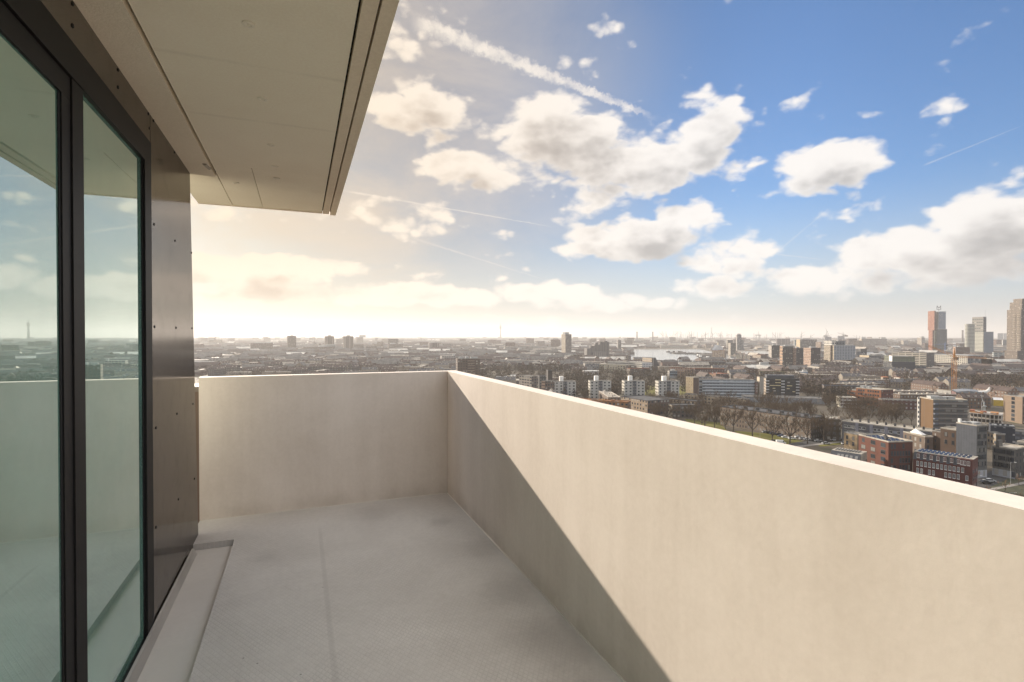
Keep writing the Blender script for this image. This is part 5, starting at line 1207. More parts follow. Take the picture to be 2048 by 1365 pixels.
windows(rt, 'left', L2, [L2 * .25, L2 * .7], [h - 3, h - 6], 1.2, 1.9, M_wfd)
# long flat with loggias
lg = fac((.155, .15, .155), win=(.12, .13, .15), bay=4.2, st=3.0, wx=.72, wy=.5, curt=.35, wcol=(.36, .38, .42))
rt, L1, L2, h, P = bld("portico_flats", "long four-storey flats with loggias and pale gravel roof behind the red brick block", "apartment block", 1684, 1681, 1868, 843, h=13, a=-24, front=lg, left=fac((.2, .17, .14)), depth=11, roof=M_rooflight)
for i in range(10):
    b = MB(); x0 = L1 * (i + .5) / 10; b.box(x0, x0 + .8, 6, 6.8, h + .01, h + 1.6); b.build("chimney", M_roofdark, rt)
for i in range(5):
    b = MB(); x0 = L1 * (i + 1) / 6; b.box(x0, x0 + 1.6, -.5, -.02, 0, h + .2); b.build("stair_bay", plain("bay_panel", (.20, .20, .23), .8, var=.08), rt)
for k_ in range(4):
    b = MB(); b.box(0, L1, -.25, -.02, k_ * 3.0 + 2.75, k_ * 3.0 + 3.05); b.build("floor_band", plain("floor_band", (.10, .10, .11), .8), rt)
windows(rt, 'front', L1, spread_(22, L1, 1.0), [.8 + 3 * k_ for k_ in range(4)], 1.5, 1.5, M_wfw, skip=.2)
rt, L1, L2, h, P = bld("portico_flats", "dim brown flats behind the bare trees, left end of the loggia flats", "apartment block", 1652, 1650, 1683, 838, h=13, a=4, front=fac((.14, .115, .09), win=(.16, .15, .14), bay=3, st=3, wx=.5, wy=.55), depth=11, roof=M_rooflight)
# tall flat with tan end wall
tf = fac((.20, .185, .17), win=(.15, .155, .16), bay=3.2, st=2.9, wx=.8, wy=.42, curt=.45, wcol=(.45, .43, .38))
rt, L1, L2, h, P = bld("apartment_slab", "eight-storey flats with blank tan end wall above the loggia flats", "apartment block", 1866.5, 1823, 1936.5, 800.5, h=25, a=30, front=fac((.16, .145, .13), win=(.12, .125, .13), bay=3.2, st=2.9, wx=.8, wy=.42, curt=.4, wcol=(.36, .34, .30)), left=fac((.165, .092, .040), bay=9, st=60, wx=.04, wy=.98, win=(.2, .13, .07), curt=0, var=.08), roof=M_rooflight, depth=13, units=((.05, .3, 6, 4, 1.6), (.35, .4, 4, 3, 1.2), (.6, .4, 4, 3, 1.2)))
for k_ in range(8):
    b = MB(); b.box(2.4, L1 - .1, -1.1, -.02, k_ * 2.9 + 2.2, k_ * 2.9 + 2.95); b.build("balcony_band", plain("balcony_tan", (.175, .16, .15), .8, var=.1), rt)
    b = MB(); b.box(.1, 2.2, -1.2, -.02, k_ * 2.9 + 2.0, k_ * 2.9 + 2.9); b.build("balcony", plain("balcony_blue", (.13, .14, .17), .7, var=.1), rt)
b = MB(); b.box(-.6, .0, 12.4, 14.5, 0, h); b.build("white_stair_strip", fac((.5, .48, .45), bay=3, st=2.9, wx=.5, wy=.5), rt)
# orange brick block
orb = fac((.33, .13, .06), wx=.02, var=.12)
rt, L1, L2, h, P = bld("brick_block", "orange brick four-storey block, sunny side full of dark windows", "apartment block", 1762, 1713, 1787, 781, yb=814, a=56, front=fac((.14, .06, .048), wx=.3, wy=.4), left=orb, roof=M_rooflight, units=((.1, .5, 3, 3, 2), (.1, .75, 4, 3, 2)))
zz = [h - 3.4 * (k_ + 1) + .9 for k_ in range(4)]
windows(rt, 'left', L2, spread_(9, L2, 1.5), [z for z in zz if z > .2], 1.5, 1.6, M_wfd, skip=.06)
rt, L1, L2, h, P = bld("brick_block", "lower orange brick part joined to the left of the orange brick block", "apartment block", 1713, 1695, 1732, 782, yb=807, a=56, front=fac((.14, .06, .048)), left=orb, roof=M_rooflight)
windows(rt, 'left', L2, spread_(4, L2, 1.2), [h - 3.2, h - 6.6], 1.4, 1.6, M_wfd)
# beige block at the right edge
rt, L1, L2, h, P = bld("apartment_slab", "beige brick tower block with one dark window column, cut by the photo edge", "apartment block", 2045, 2008, 2075, 795.5, h=19, a=40, front=fac((.14, .10, .09), bay=3, wx=.5), left=fac((.26, .19, .135), bay=30, st=3, wx=.9, wy=.06, win=(.28, .19, .13), curt=0, var=.08), roof=M_roof)
windows(rt, 'left', L2, [L2 * .52], [h - 3.0 * (k_ + 1) + .3 for k_ in range(6)], 2.8, 2.2, M_wfd)
# building under construction
P, h, e1, e2 = frame_at(1938, 818, None, 14, -4)
rt = empty("building_site", (P.x, P.y, 0), math.atan2(e1.y, e1.x)); tag(rt, "concrete shell under construction with ground-floor arches and orange formwork", "construction site")
L1 = reach(P, e1, 2006)
for z in (4.6, 7.8, 11.0):
    b = MB(); b.box(0, L1, 0, 16, z, z + .35); b.build("floor_slab", M_conc, rt)
for i in range(9):
    b = MB(); x0 = L1 * i / 8 - (.5 if i == 8 else 0); b.box(x0, x0 + .5, .05, .6, 0, 4.59); b.box(x0, x0 + .5, .05, .6, 4.96, 7.79); b.box(x0, x0 + .5, .05, .6, 8.16, 10.99); b.build("column", M_conc, rt)
for i in range(4):
    b = MB(); x0 = L1 * i / 4 + .5; x1 = L1 * (i + 1) / 4; n = 10
    top = [(x0 + (x1 - x0) * k_ / n, 2.2 + 2.2 * math.sin(math.pi * k_ / n)) for k_ in range(n + 1)]
    for (xa, za), (xb, zb2) in zip(top, top[1:]): b.face([(xa, .3, za), (xb, .3, zb2), (xb, .3, 4.58), (xa, .3, 4.58)]); b.face([(xa, .3, za), (xa, .8, za), (xb, .8, zb2), (xb, .3, zb2)])
    b.build("arch", M_conc, rt)
b = MB(); b.box(.5, L1 - .5, 8, 15.9, 0, 10.9); b.build("core", plain("site_core", (.10, .085, .075), .9), rt)
M_form = plain("formwork_timber", (.45, .22, .09), .8, var=.3)
for i in range(14):
    x0 = R.uniform(0, L1 - 3); b = MB(); b.box(x0, x0 + R.uniform(1.5, 4), R.uniform(0, 4), R.uniform(5, 9), 11.4, 11.4 + R.uniform(.3, 1.6)); b.build("formwork_panel", R.choice((M_form, M_form, M_conc, plain("rust_steel", (.25, .10, .06), .8))), rt)
mark(P, e1, L1, e2, 16)
P = ground(1996, 813); 
rt, L1, L2, h, P = bld("site_tent", "yellow and white site shelter behind the construction shell", "shelter", 1987, 1985, 2008, 800, yb=812, a=10, front=fac((.62, .42, .06), wx=.02), left=fac((.5, .4, .2), wx=.02), depth=8, roof=M_white, rim=False)
b = MB(); b.face([(0, 0, h), (L1, 0, h), (L1, 4, h + 1.8), (0, 4, h + 1.8)]); b.face([(0, 4, h + 1.8), (L1, 4, h + 1.8), (L1, 8, h), (0, 8, h)]); b.build("curved_roof", M_white, rt)
rt, L1, L2, h, P = bld("site_cabins", "white stacked site cabins by the beige tower block", "cabins", 1978, 1976, 1996, 829, h=7, a=6, front=fac((.5, .5, .48), bay=3, st=3, wx=.4, wy=.4), depth=6, roof=M_rooflight)
bld("terrace", "dark-roofed row with white dormer dots behind the grey tower", "houses", 1981, 1976, 2032, 853, h=10, a=4, front=fac((.04, .045, .06), win=(.4, .38, .36), bay=4, st=4, wx=.25, wy=.25), depth=12, roof=M_slate, units=((.1, .3, 3, 2, .6), (.3, .3, 3, 2, .6), (.5, .3, 3, 2, .6), (.7, .3, 3, 2, .6)))
bld("terrace", "brown low row with a yellow-lit gable right of the grey tower", "houses", 1992, 1986, 2012, 870, h=9, a=24, front=fac((.12, .10, .085)), left=fac((.30, .24, .17)), depth=9, roof=M_roof)
bld("terrace", "dark glazed low block before the beige tower block", "houses", 2013, 2012, 2060, 862, h=8, a=-6, front=fac((.10, .10, .11), win=(.16, .17, .19), bay=3, wx=.7), depth=10, roof=M_roof)
# stadium-like hall with curled white horn
rt, L1, L2, h, P = bld("sports_hall", "dark hall with low curved roof and a white curled horn at its end", "building", 1912, 1910, 1972, 786, yb=806, a=8, front=fac((.17, .06, .055), win=(.07, .05, .05), bay=5, st=5), depth=24, roof=M_roofdark)
b = MB(); n = 10
arc = [(L1 * i / n, 1.0 + 1.3 * math.sin(math.pi * i / n)) for i in range(n + 1)]
for (xa, za), (xb, zb2) in zip(arc, arc[1:]): b.face([(xa, -1, h + za), (xb, -1, h + zb2), (xb, 24, h + zb2), (xa, 24, h + za)]); b.face([(xa, -1, h), (xb, -1, h), (xb, -1, h + zb2), (xa, -1, h + za)])
b.build("curved_roof", plain("zinc_roof", (.20, .21, .22), .5, .2), rt)
b = MB(); hp = [(L1 - 4, 4, h + 1), (L1 + 1, 4, h + 1.6), (L1 + 3, 4, h + 3.6), (L1 + 3.6, 4, h + 6.4)]; b.tube(hp, [1.5, 1.5, 1.2, .3], 8); b.build("white_horn", M_white, rt)
# white-blue low buildings by the tracks
rt, L1, L2, h, P = bld("depot", "long blue and white depot along the rail yard", "depot", 1914, 1912, 2006, 744.5, yb=756, a=4, front=fac((.10, .13, .19), win=(.24, .27, .32), bay=9, st=4, wx=.5, wy=.5), depth=18, roof=M_roof)
b = MB(); b.box(L1 * .25, L1 * .66, -.3, -.02, h * .45, h); b.build("white_panel_band", [fac((.46, .50, .55), bay=8, st=3, wx=.3, wy=.4)], rt)
b = MB(); b.box(L1 - 5, L1 + .3, -.6, 6, 0, h + 3.4); b.build("white_portal", M_white, rt)
rt, L1, L2, h, P = bld("arched_shed", "pale green arched-roof shed left of the depot", "shed", 1881, 1878, 1903, 743.5, yb=753, a=16, front=fac((.52, .54, .48), bay=4, st=9, wx=.4, wy=.5), depth=16, roof=M_rooflight)
bld("low_office", "tan low office range at the foot of the brown stepped tower", "building", 1972, 1967, 2012, 719, yb=734, a=8, front=fac((.36, .29, .22), bay=4, st=3.4, wx=.5, wy=.45), left=fac((.45, .37, .28)), depth=16)
bld("low_office", "white and green low offices behind the tan range", "building", 1987, 1985, 2012, 705.5, yb=722, a=8, front=fac((.42, .44, .43), win=(.10, .15, .16), bay=9, st=5, wx=.6, wy=.5), depth=16)
# ------------------------------------------------------------------ generic streets, trees, cars, lamps
CMI = CM.transposed()
def proj(P):
    q = CMI @ (Vector((P[0], P[1], P[2] if len(P) > 2 else 0)) - Vector((0, 0, CAMZ)))
    if q.z > -1: return None
    return 1024 + FPX * q.x / -q.z, 682.5 - FPX * q.y / -q.z
def inpoly(x, y, poly):
    c = False; n = len(poly)
    for i in range(n):
        (x0, y0), (x1, y1) = poly[i], poly[(i + 1) % n]
        if (y0 > y) != (y1 > y) and x < (x1 - x0) * (y - y0) / (y1 - y0) + x0: c = not c
    return c
def blocked(P, r):
    for (c, e1, l1, e2, l2) in FOOT:
        d = P - c
        if abs(d.dot(e1)) < l1 + r and abs(d.dot(e2)) < l2 + r: return True
    return False
PARKW = [(1290, 800), (1440, 797), (1560, 806), (1660, 822), (1720, 845), (1720, 905), (1480, 905), (1280, 840)]
WOODS = [([(955, 739), (1060, 732), (1135, 744), (1112, 768), (968, 774)], 190), ([(1120, 757), (1200, 748), (1335, 745), (1332, 782), (1240, 800), (1110, 800)], 330), ([(1135, 714), (1180, 712), (1200, 726), (1120, 735)], 120),
         ([(985, 699), (1125, 700), (1125, 713), (1000, 714)], 160), ([(1690, 686), (1870, 686), (1870, 697), (1690, 697)], 260), ([(1860, 752), (2100, 764), (2100, 790), (1960, 786), (1905, 772)], 210), ([(1640, 733), (1705, 735), (1720, 744), (1650, 745)], 50),
         ([(1705, 730), (1772, 728), (1772, 742), (1705, 745)], 60), ([(1600, 765), (1680, 775), (1650, 800), (1605, 795)], 110), ([(1640, 790), (1700, 796), (1700, 812), (1650, 815)], 40), ([(1790, 760), (1880, 762), (1900, 780), (1800, 780)], 60), ([(1490, 760), (1600, 756), (1600, 764), (1500, 768)], 50), ([(700, 706), (905, 716), (900, 738), (720, 728)], 120), ([(1358, 757), (1400, 757), (1390, 790), (1358, 792)], 40), ([(400, 715), (620, 712), (620, 740), (400, 745)], 90)]
NOBUILD = [WATER, WATER2, WATER3, PARKW, PARKP, [(1925, 905), (2120, 880), (2120, 1060), (1900, 1060)], [(1965, 738), (2100, 738), (2100, 770), (1860, 752)]] + LAWNS + [w_[0] for w_ in WOODS[:3]] + [WOODS[4][0], WOODS[5][0]]
NOBUILD2 = [WATER, WATER2, WATER3, WOODS[4][0], [(1240, 728), (1250, 700), (1270, 697), (1420, 697), (1500, 716), (1520, 728)]]
# prototypes of street blocks: brick walls with window grid, tiled gables or flat pale roofs, chimneys
WALLS = [(.13, .07, .052), (.10, .06, .05), (.20, .13, .095), (.15, .10, .07), (.28, .22, .16), (.095, .08, .072), (.34, .29, .23)]
M_gtile = plain("street_tile", (.072, .05, .042), .6, scale=.3, var=.4); M_gslate = plain("street_slate", (.075, .07, .072), .45, scale=.3, var=.4)
M_glight = plain("street_gravel", (.30, .265, .22), .75, scale=.2, var=.35); M_gdark = plain("street_bitumen", (.12, .11, .10), .6, scale=.2, var=.4)
PROTO = {'gable': [], 'flat': []}
for i in range(14):
    kind = 'gable' if i % 2 == 0 else 'flat'
    L = R.choice((24, 32, 40, 52)); Wd = R.uniform(8.5, 10.5); H = R.choice((5.8, 6.4, 8.8, 9.2, 11.5)) if kind == 'gable' else R.choice((6.2, 9, 9.4, 12))
    wl = fac(WALLS[i % 7], win=R.choice(((.06, .06, .07), (.25, .24, .23))), bay=R.choice((2.6, 3.0, 3.4)), st=3.0, wx=.42, wy=.5, curt=.35)
    rf = R.choice((M_gtile, M_gtile, M_gslate)) if kind == 'gable' else R.choice((M_glight, M_gdark, M_glight))
    b = MB()
    if kind == 'gable':
        b.box(0, L, 0, Wd, 0, H, 0, 1, bottom=False); rh = Wd * R.uniform(.36, .5)
        for (ya, yb2) in ((-.3, Wd / 2), (Wd + .3, Wd / 2)):
            q = [(-.1, ya, H - .1), (L + .1, ya, H - .1), (L + .1, Wd / 2, H + rh), (-.1, Wd / 2, H + rh)]
            b.face(q if ya < 0 else q[::-1], 1)
        b.face([(0, Wd, H), (0, 0, H), (0, Wd / 2, H + rh)], 0, [(0, H), (Wd, H), (Wd / 2, H + rh)]); b.face([(L, 0, H), (L, Wd, H), (L, Wd / 2, H + rh)], 0, [(0, H), (Wd, H), (Wd / 2, H + rh)])
        for k_ in range(int(L / 6)):
            x0 = 3 + k_ * 6; b.box(x0, x0 + .7, Wd / 2 - .5, Wd / 2 + .5, H + rh - .6, H + rh + 1.1, 0, 2)
            if R.random() < .5: b.box(x0 + 2, x0 + 3.6, .8, 2.6, H + .3, H + 2.3, 2, 1)
    else:
        b.box(0, L, 0, Wd, 0, H, 0, 1, bottom=False)
        b.box(-.1, L + .1, -.1, .25, H + .01, H + .5, 2); b.box(-.1, L + .1, Wd - .25, Wd + .1, H + .01, H + .5, 2)
        for k_ in range(int(L / 7)):
            x0 = 3 + k_ * 7 + R.uniform(-1, 1); y0 = R.uniform(2, Wd - 3); b.box(x0, x0 + R.uniform(.7, 2.6), y0, y0 + R.uniform(.7, 2), H + .02, H + R.uniform(.8, 1.8), 2)
    PROTO[kind].append((b.mesh("street_block", [wl, rf, M_conc]), L, Wd))
ZONES = [(640, "in hazy streets over the left half of the short parapet"), (905, "in hazy streets over the right half of the short parapet"), (1135, "in brown streets left of the cream tower"), (1345, "behind the four white flats"), (1640, "around the galleried slab"), (2200, "below the far bank towers")]
TYPES = {'gable': "brick terrace with gabled roof", 'flat': "flat-roofed housing block"}
U = Vector((math.sin(rad(112)), math.cos(rad(112)), 0)); Vv = Vector((math.sin(rad(22)), math.cos(rad(22)), 0))
cand = []
for i in range(-30, 60):
    for j in range(-30, 70):
        ro = R.random(); rx, ry = R.uniform(-7, 7), R.uniform(-3, 3)
        P = U * (i * 58 + (j % 3) * 17 + rx) + Vv * (j * 27 + ry)
        D = P.length
        if D < 345 or D > 1250: continue
        p = proj(P)
        if not p or p[0] < 385 or p[0] > 2075: continue
        cand.append((D, P, p, ro))
cand.sort(key=lambda c: c[0])
nst = 0
for (D, P, p, ro) in cand:
    if nst >= 285: break
    if (p[0] > 1640 and D < 560) or (1345 < p[0] <= 1640 and D < 640): continue
    kind = 'gable' if ro < .58 else 'flat'
    me, L, Wd = R.choice(PROTO[kind])
    cross = (ro * 7) % 1 < .3
    e1 = Vv if cross else U; e2 = -U if cross else Vv
    C_ = P + e1 * L / 2 + e2 * Wd / 2
    pc = proj(C_)
    if any(inpoly(*p, q) or inpoly(*pc, q) for q in NOBUILD) or blocked(C_, max(Wd, L * .42)): continue
    # nothing of the block may show from behind the parapet
    edge = 745 + .225 * max(0, p[0] - 897)
    if p[1] - 1060 * 11 / D > edge: continue
    o = bpy.data.objects.new("street_block", me); COL.objects.link(o); o.location = (P.x, P.y, 0); o.rotation_euler = (0, 0, math.atan2(e1.y, e1.x))
    z = next(t_ for x_, t_ in ZONES if p[0] < x_)
    tag(o, (TYPES[kind] + " " + z), "houses", TYPES[kind] + " " + z)
    FOOT.append((C_, e1, L / 2, e2, Wd / 2)); nst += 1
if DEBUG: print("GEN street blocks", nst, "last D", D)
D_LAST = D

# the city beyond: far too many roofs to count
b = MB(); n = 0
rng = random.Random(3)
while n < 9500:
    f = rng.random()
    D = 980 + (9500 - 980) * f ** 1.6
    az_ = rad(rng.uniform(-22, 66)); P = Vector((D * math.sin(az_), D * math.cos(az_), 0)); p = proj(P)
    if not p or p[0] < 370 or p[0] > 2080: n += 0; continue
    if any(inpoly(*p, q) for q in NOBUILD2): continue
    if blocked(P, 14) : continue
    k_ = 1 + (D - 980) / 3200
    L = rng.uniform(20, 60) * k_; Wd = rng.uniform(9, 14) * k_; H = rng.choice((6, 8, 9, 10, 12)) * (1 + .12 * (k_ - 1))
    if rng.random() < .02 and D > 2300: H = rng.uniform(24, 52); L = 34 * k_ ** .5; Wd = 16
    ang = rad(rng.choice((-22, -22, -18, 68, 10)) + rng.uniform(-4, 4))
    Mx = Matrix.Translation(P) @ Matrix.Rotation(ang, 4, 'Z')
    w_ = rng.choice((0, 0, 1, 1, 2, 3)); r_ = rng.choice((4, 4, 4, 5, 5, 5, 5, 6, 6, 7)) if p[0] > 1050 else rng.choice((4, 4, 4, 4, 5, 5, 5, 5, 5, 5, 5, 5, 6, 7))
    if rng.random() < .55 or H > 20: b.box(-L / 2, L / 2, -Wd / 2, Wd / 2, 0, H, w_, r_, Mx, bottom=False)
    else:
        rh = Wd * .42; b.box(-L / 2, L / 2, -Wd / 2, Wd / 2, 0, H, w_, r_, Mx, bottom=False)
        a_ = [Mx @ Vector(q) for q in ((-L / 2, -Wd / 2, H), (L / 2, -Wd / 2, H), (L / 2, Wd / 2, H), (-L / 2, Wd / 2, H), (-L / 2, 0, H + rh), (L / 2, 0, H + rh))]
        b.face([a_[0], a_[1], a_[5], a_[4]], r_); b.face([a_[2], a_[3], a_[4], a_[5]], r_); b.face([a_[3], a_[0], a_[4]], w_); b.face([a_[1], a_[2], a_[5]], w_)
    n += 1
fw = [fac(c, bay=3.4, st=3.2, wx=.4, wy=.5, curt=.4) for c in ((.15, .09, .068), (.11, .08, .068), (.26, .21, .16), (.20, .17, .15))]
M_shine = plain("far_metal_roof", (.50, .47, .42), .28, .4, scale=.05)
o = b.build("distant_city", fw + [M_gtile, M_gdark, M_glight, M_shine]); o["kind"] = "stuff"

# bare trees
M_bark = plain("bark", (.075, .058, .044), .9, scale=1.5, var=.35); M_twig = plain("twigs", (.10, .068, .042), .9, scale=.4, var=.35); M_twig2 = plain("young_twigs", (.26, .15, .085), .9, scale=.8)
def tree_meshes(seed, H=18.0, spread=.5, nl=7, n2=5, n3=6, twig=M_twig, fine=1.0):
    r = random.Random(seed); T = MB(); Cn = MB()
    th = H * r.uniform(.20, .27); lean = Vector((r.uniform(-.3, .3), r.uniform(-.3, .3), 0))
    top = Vector((0, 0, th)) + lean
    T.tube([(0, 0, 0), (0, 0, .5), top * .5, top], [.026 * H, .019 * H, .016 * H, .014 * H], 7)
    def bend(p, d, L, up, segs):
        pts = [p]; 
        for i in range(segs):
            d = (d + Vector((r.uniform(-.12, .12), r.uniform(-.12, .12), up))).normalized(); pts.append(pts[-1] + d * (L / segs))
        return pts, d
    def blade(p, d, L, w_):
        s_ = d.cross(Vector((r.uniform(-1, 1), r.uniform(-1, 1), r.uniform(-1, 1)))).normalized() * w_
        Cn.face([p - s_, p + s_, p + d * L])
    for i in range(nl):
        an = 6.283 * i / nl + r.uniform(-.35, .35); el = rad(r.uniform(38, 68)) if i < nl - 1 else rad(86)
        d = Vector((math.cos(an) * math.cos(el), math.sin(an) * math.cos(el), math.sin(el)))
        st = top * r.uniform(.78, 1.0)
        L = H * r.uniform(.50, .66) * (1.0 if el < 1.3 else .95)
        pts, dd = bend(st, d, L, .05, 5); T.tube(pts, [H * .0095, H * .008, H * .0062, H * .0045, H * .003, H * .0015], 4, cap=False)
        for j in range(n2):
            f = .25 + .72 * (j + r.random()) / n2; q = min(4, int(f * 5)); p0 = pts[q].lerp(pts[q + 1], f * 5 - q)
            ax = (pts[q + 1] - pts[q]).normalized(); rv = Vector((r.uniform(-1, 1), r.uniform(-1, 1), r.uniform(-.2, .7))); d2 = (ax * .75 + rv * .75).normalized()
            L2 = H * r.uniform(.16, .27) * (1.15 - .4 * f); p2, _ = bend(p0, d2, L2, .06, 3); Cn.tube(p2, [H * .0042, H * .003, H * .002, H * .001], 3, cap=False)
            for k_ in range(n3):
                f3 = .2 + .8 * (k_ + r.random()) / n3; q3 = min(2, int(f3 * 3)); p3 = p2[q3].lerp(p2[q3 + 1], f3 * 3 - q3)
                rv = Vector((r.uniform(-1, 1), r.uniform(-1, 1), r.uniform(-.3, .9))); d3 = ((p2[q3 + 1] - p2[q3]).normalized() * .6 + rv * .7).normalized()
                L3 = H * r.uniform(.05, .10); blade(p3, d3, L3, H * .0034 * fine)
                for m_ in range(4): 
                    rv = Vector((r.uniform(-1, 1), r.uniform(-1, 1), r.uniform(-.3, .9))); blade(p3 + d3 * L3 * r.uniform(.2, .8), (d3 * .6 + rv * .7).normalized(), L3 * r.uniform(.5, 1.0), H * .0026 * fine)
    return T.mesh("trunk", [M_bark]), Cn.mesh("crown", [twig])
TREES = [tree_meshes(11 + i, 18, nl=8 + i % 3, n3=9) for i in range(5)]
YOUNG = tree_meshes(77, 5.0, nl=5, n2=4, n3=5, twig=M_twig2, fine=1.4)
def tree(P, h, label, group=None, meshes=None, base=18.0, name="tree"):
    rt = empty(name, (P.x, P.y, 0), R.uniform(0, 6.28)); rt.scale = (h / base * R.uniform(.92, 1.08),) * 2 + (h / base,); tag(rt, label, "tree", group)
    tm, cm = meshes or R.choice(TREES)
    for nm, me in (("trunk", tm), ("crown", cm)):
        o = bpy.data.objects.new(nm, me); COL.objects.link(o); o.parent = rt
big = [(1389, 849, 17, "bare spreading tree on the lawn before the short pinkish terrace"), (1429, 856, 18, "bare tree in front of the bright white end of the terrace rows"), (1466, 867, 20, "broad vase-shaped bare tree at the left end of the bright lawn"), (1505, 876, 20, "bare tree standing in the middle of the bright lawn"), (1544, 884, 18, "bare tree at the right tip of the bright lawn beside the white van"), (1580, 888, 21, "tall dark-trunked bare tree right of the white van"), (1615, 888, 20, "bare tree before the corner of the long pinkish terrace"), (1648, 886, 21, "large bare tree in front of the dim brown flats"), (1662, 884, 15, "pale-stemmed bare tree just right of the large one before the brown flats"), (1692, 882, 9, "small bare tree by the tan corner house"), (1783, 852, 15, "bare tree lit yellow above the loggia flats roof")]
for (x, y, h, lb) in big: tree(ground(x, y), h, lb)
zone_t = [([(1292, 806), (1440, 800), (1560, 812), (1640, 832), (1650, 846), (1450, 850), (1380, 846), (1300, 838)], 105, (10, 15), "bare brown street tree between the sunlit terraces and the grey shed", True),
          ([(1662, 842), (1800, 834), (1830, 838), (1830, 852), (1690, 858)], 18, (11, 15), "bare tree rising behind the loggia flats", True),
          ([(1690, 812), (1815, 818), (1815, 836), (1690, 836)], 26, (9, 13), "leafless tree between the orange brick block and the loggia flats", True),
          ([(1370, 838), (1440, 845), (1460, 862), (1390, 862)], 6, (9, 13), "bare tree along the lawn path left of the vase-shaped tree", False),
          ([(1120, 790), (1310, 786), (1310, 802), (1150, 806)], 22, (10, 15), "leafless tree around the four white flats", True),
          ([(1605, 790), (1690, 790), (1720, 818), (1640, 822)], 16, (10, 14), "bare tree between the grey shed and the orange brick block", True)]
for poly, cnt, (h0, h1), lb, chk in zone_t:
    xs = [p[0] for p in poly]; ys = [p[1] for p in poly]; k_ = 0; tries = 0
    while k_ < cnt and tries < 4000:
        tries += 1
        x, y = R.uniform(min(xs), max(xs)), R.uniform(min(ys), max(ys))
        if not inpoly(x, y, poly): continue
        P = ground(x, y)
        if chk and blocked(P, .5): continue
        tree(P, R.uniform(h0, h1), lb, lb + " group"); k_ += 1
for (x, y, h, lb) in ((2038, 972, 5.5, "young orange-twigged tree beside the taller lamp post"), (2010, 984, 5, "young tree in the grass left of the taller lamp post"), (1979, 992, 4.6, "young tree at the parapet edge near the parked dark cars"), (2042, 1003, 4.5, "young tree lowest in the corner park by the photo edge"), (1943, 962, 6, "thin orange-twigged tree at the end of the red brick row"), (2030, 930, 5, "young tree beside the dark red car")):
    tree(ground(x, y), h, lb, None, YOUNG, 5.0, "young_tree")
# woods that read as one brown mass
b = MB(); rng = random.Random(5)
def clump(P, H, rad_, n, s_):
    for i in range(n):
        a_ = rng.uniform(0, 6.283); q = rng.random() ** .5; zz_ = rng.uniform(.25, 1.0)
        rr_ = rad_ * q * math.sin(math.pi * min(1, zz_ * .8 + .12)) 
        c = Vector((P.x + rr_ * math.cos(a_), P.y + rr_ * math.sin(a_), H * zz_))
        d1 = Vector((rng.uniform(-1, 1), rng.uniform(-1, 1), rng.uniform(.2, 1.6))).normalized() * s_ * rng.uniform(.6, 1.3); d2 = d1.cross(Vector((rng.uniform(-1, 1), rng.uniform(-1, 1), rng.uniform(-1, 1)))).normalized() * s_ * .22
        b.face([c - d2, c + d2, c + d1], rng.choice((0, 0, 1)))
    b.face([(P.x - .25, P.y, 0), (P.x + .25, P.y, 0), (P.x, P.y, H * .7)], 2)
for poly, cnt in WOODS:
    xs = [p[0] for p in poly]; ys = [p[1] for p in poly]; k_ = 0; tries = 0
    while k_ < cnt and tries < 9000:
        tries += 1
        x, y = rng.uniform(min(xs), max(xs)), rng.uniform(min(ys), max(ys))
        if not inpoly(x, y, poly): continue
        P = ground(x, y)
        if blocked(P, -1): continue
        D = P.length; g_ = max(1, D / 1500)
        clump(P, rng.uniform(9, 15) * g_ ** .3, rng.uniform(3.2, 5.5) * g_, 46, 2.0 * g_); k_ += 1
for i in range(1700):               # scattered street and garden trees of the far quarters
    D = 700 + 4300 * rng.random() ** 1.4; az_ = rad(rng.uniform(-14, 66)); P = Vector((D * math.sin(az_), D * math.cos(az_), 0)); p = proj(P)
    if not p or any(inpoly(*p, q) for q in NOBUILD2 + [PARKW]) or blocked(P, 0): continue
    g_ = max(1, D / 1500); clump(P, rng.uniform(8, 13), rng.uniform(3, 5) * g_, 34, 1.9 * g_)
M_w1 = plain("wood_twigs", (.088, .064, .044), .95, scale=.05, var=.35); M_w2 = plain("wood_twigs_dark", (.055, .043, .032), .95, scale=.05)
o = b.build("woods", [M_w1, M_w2, M_bark]); o["kind"] = "stuff"

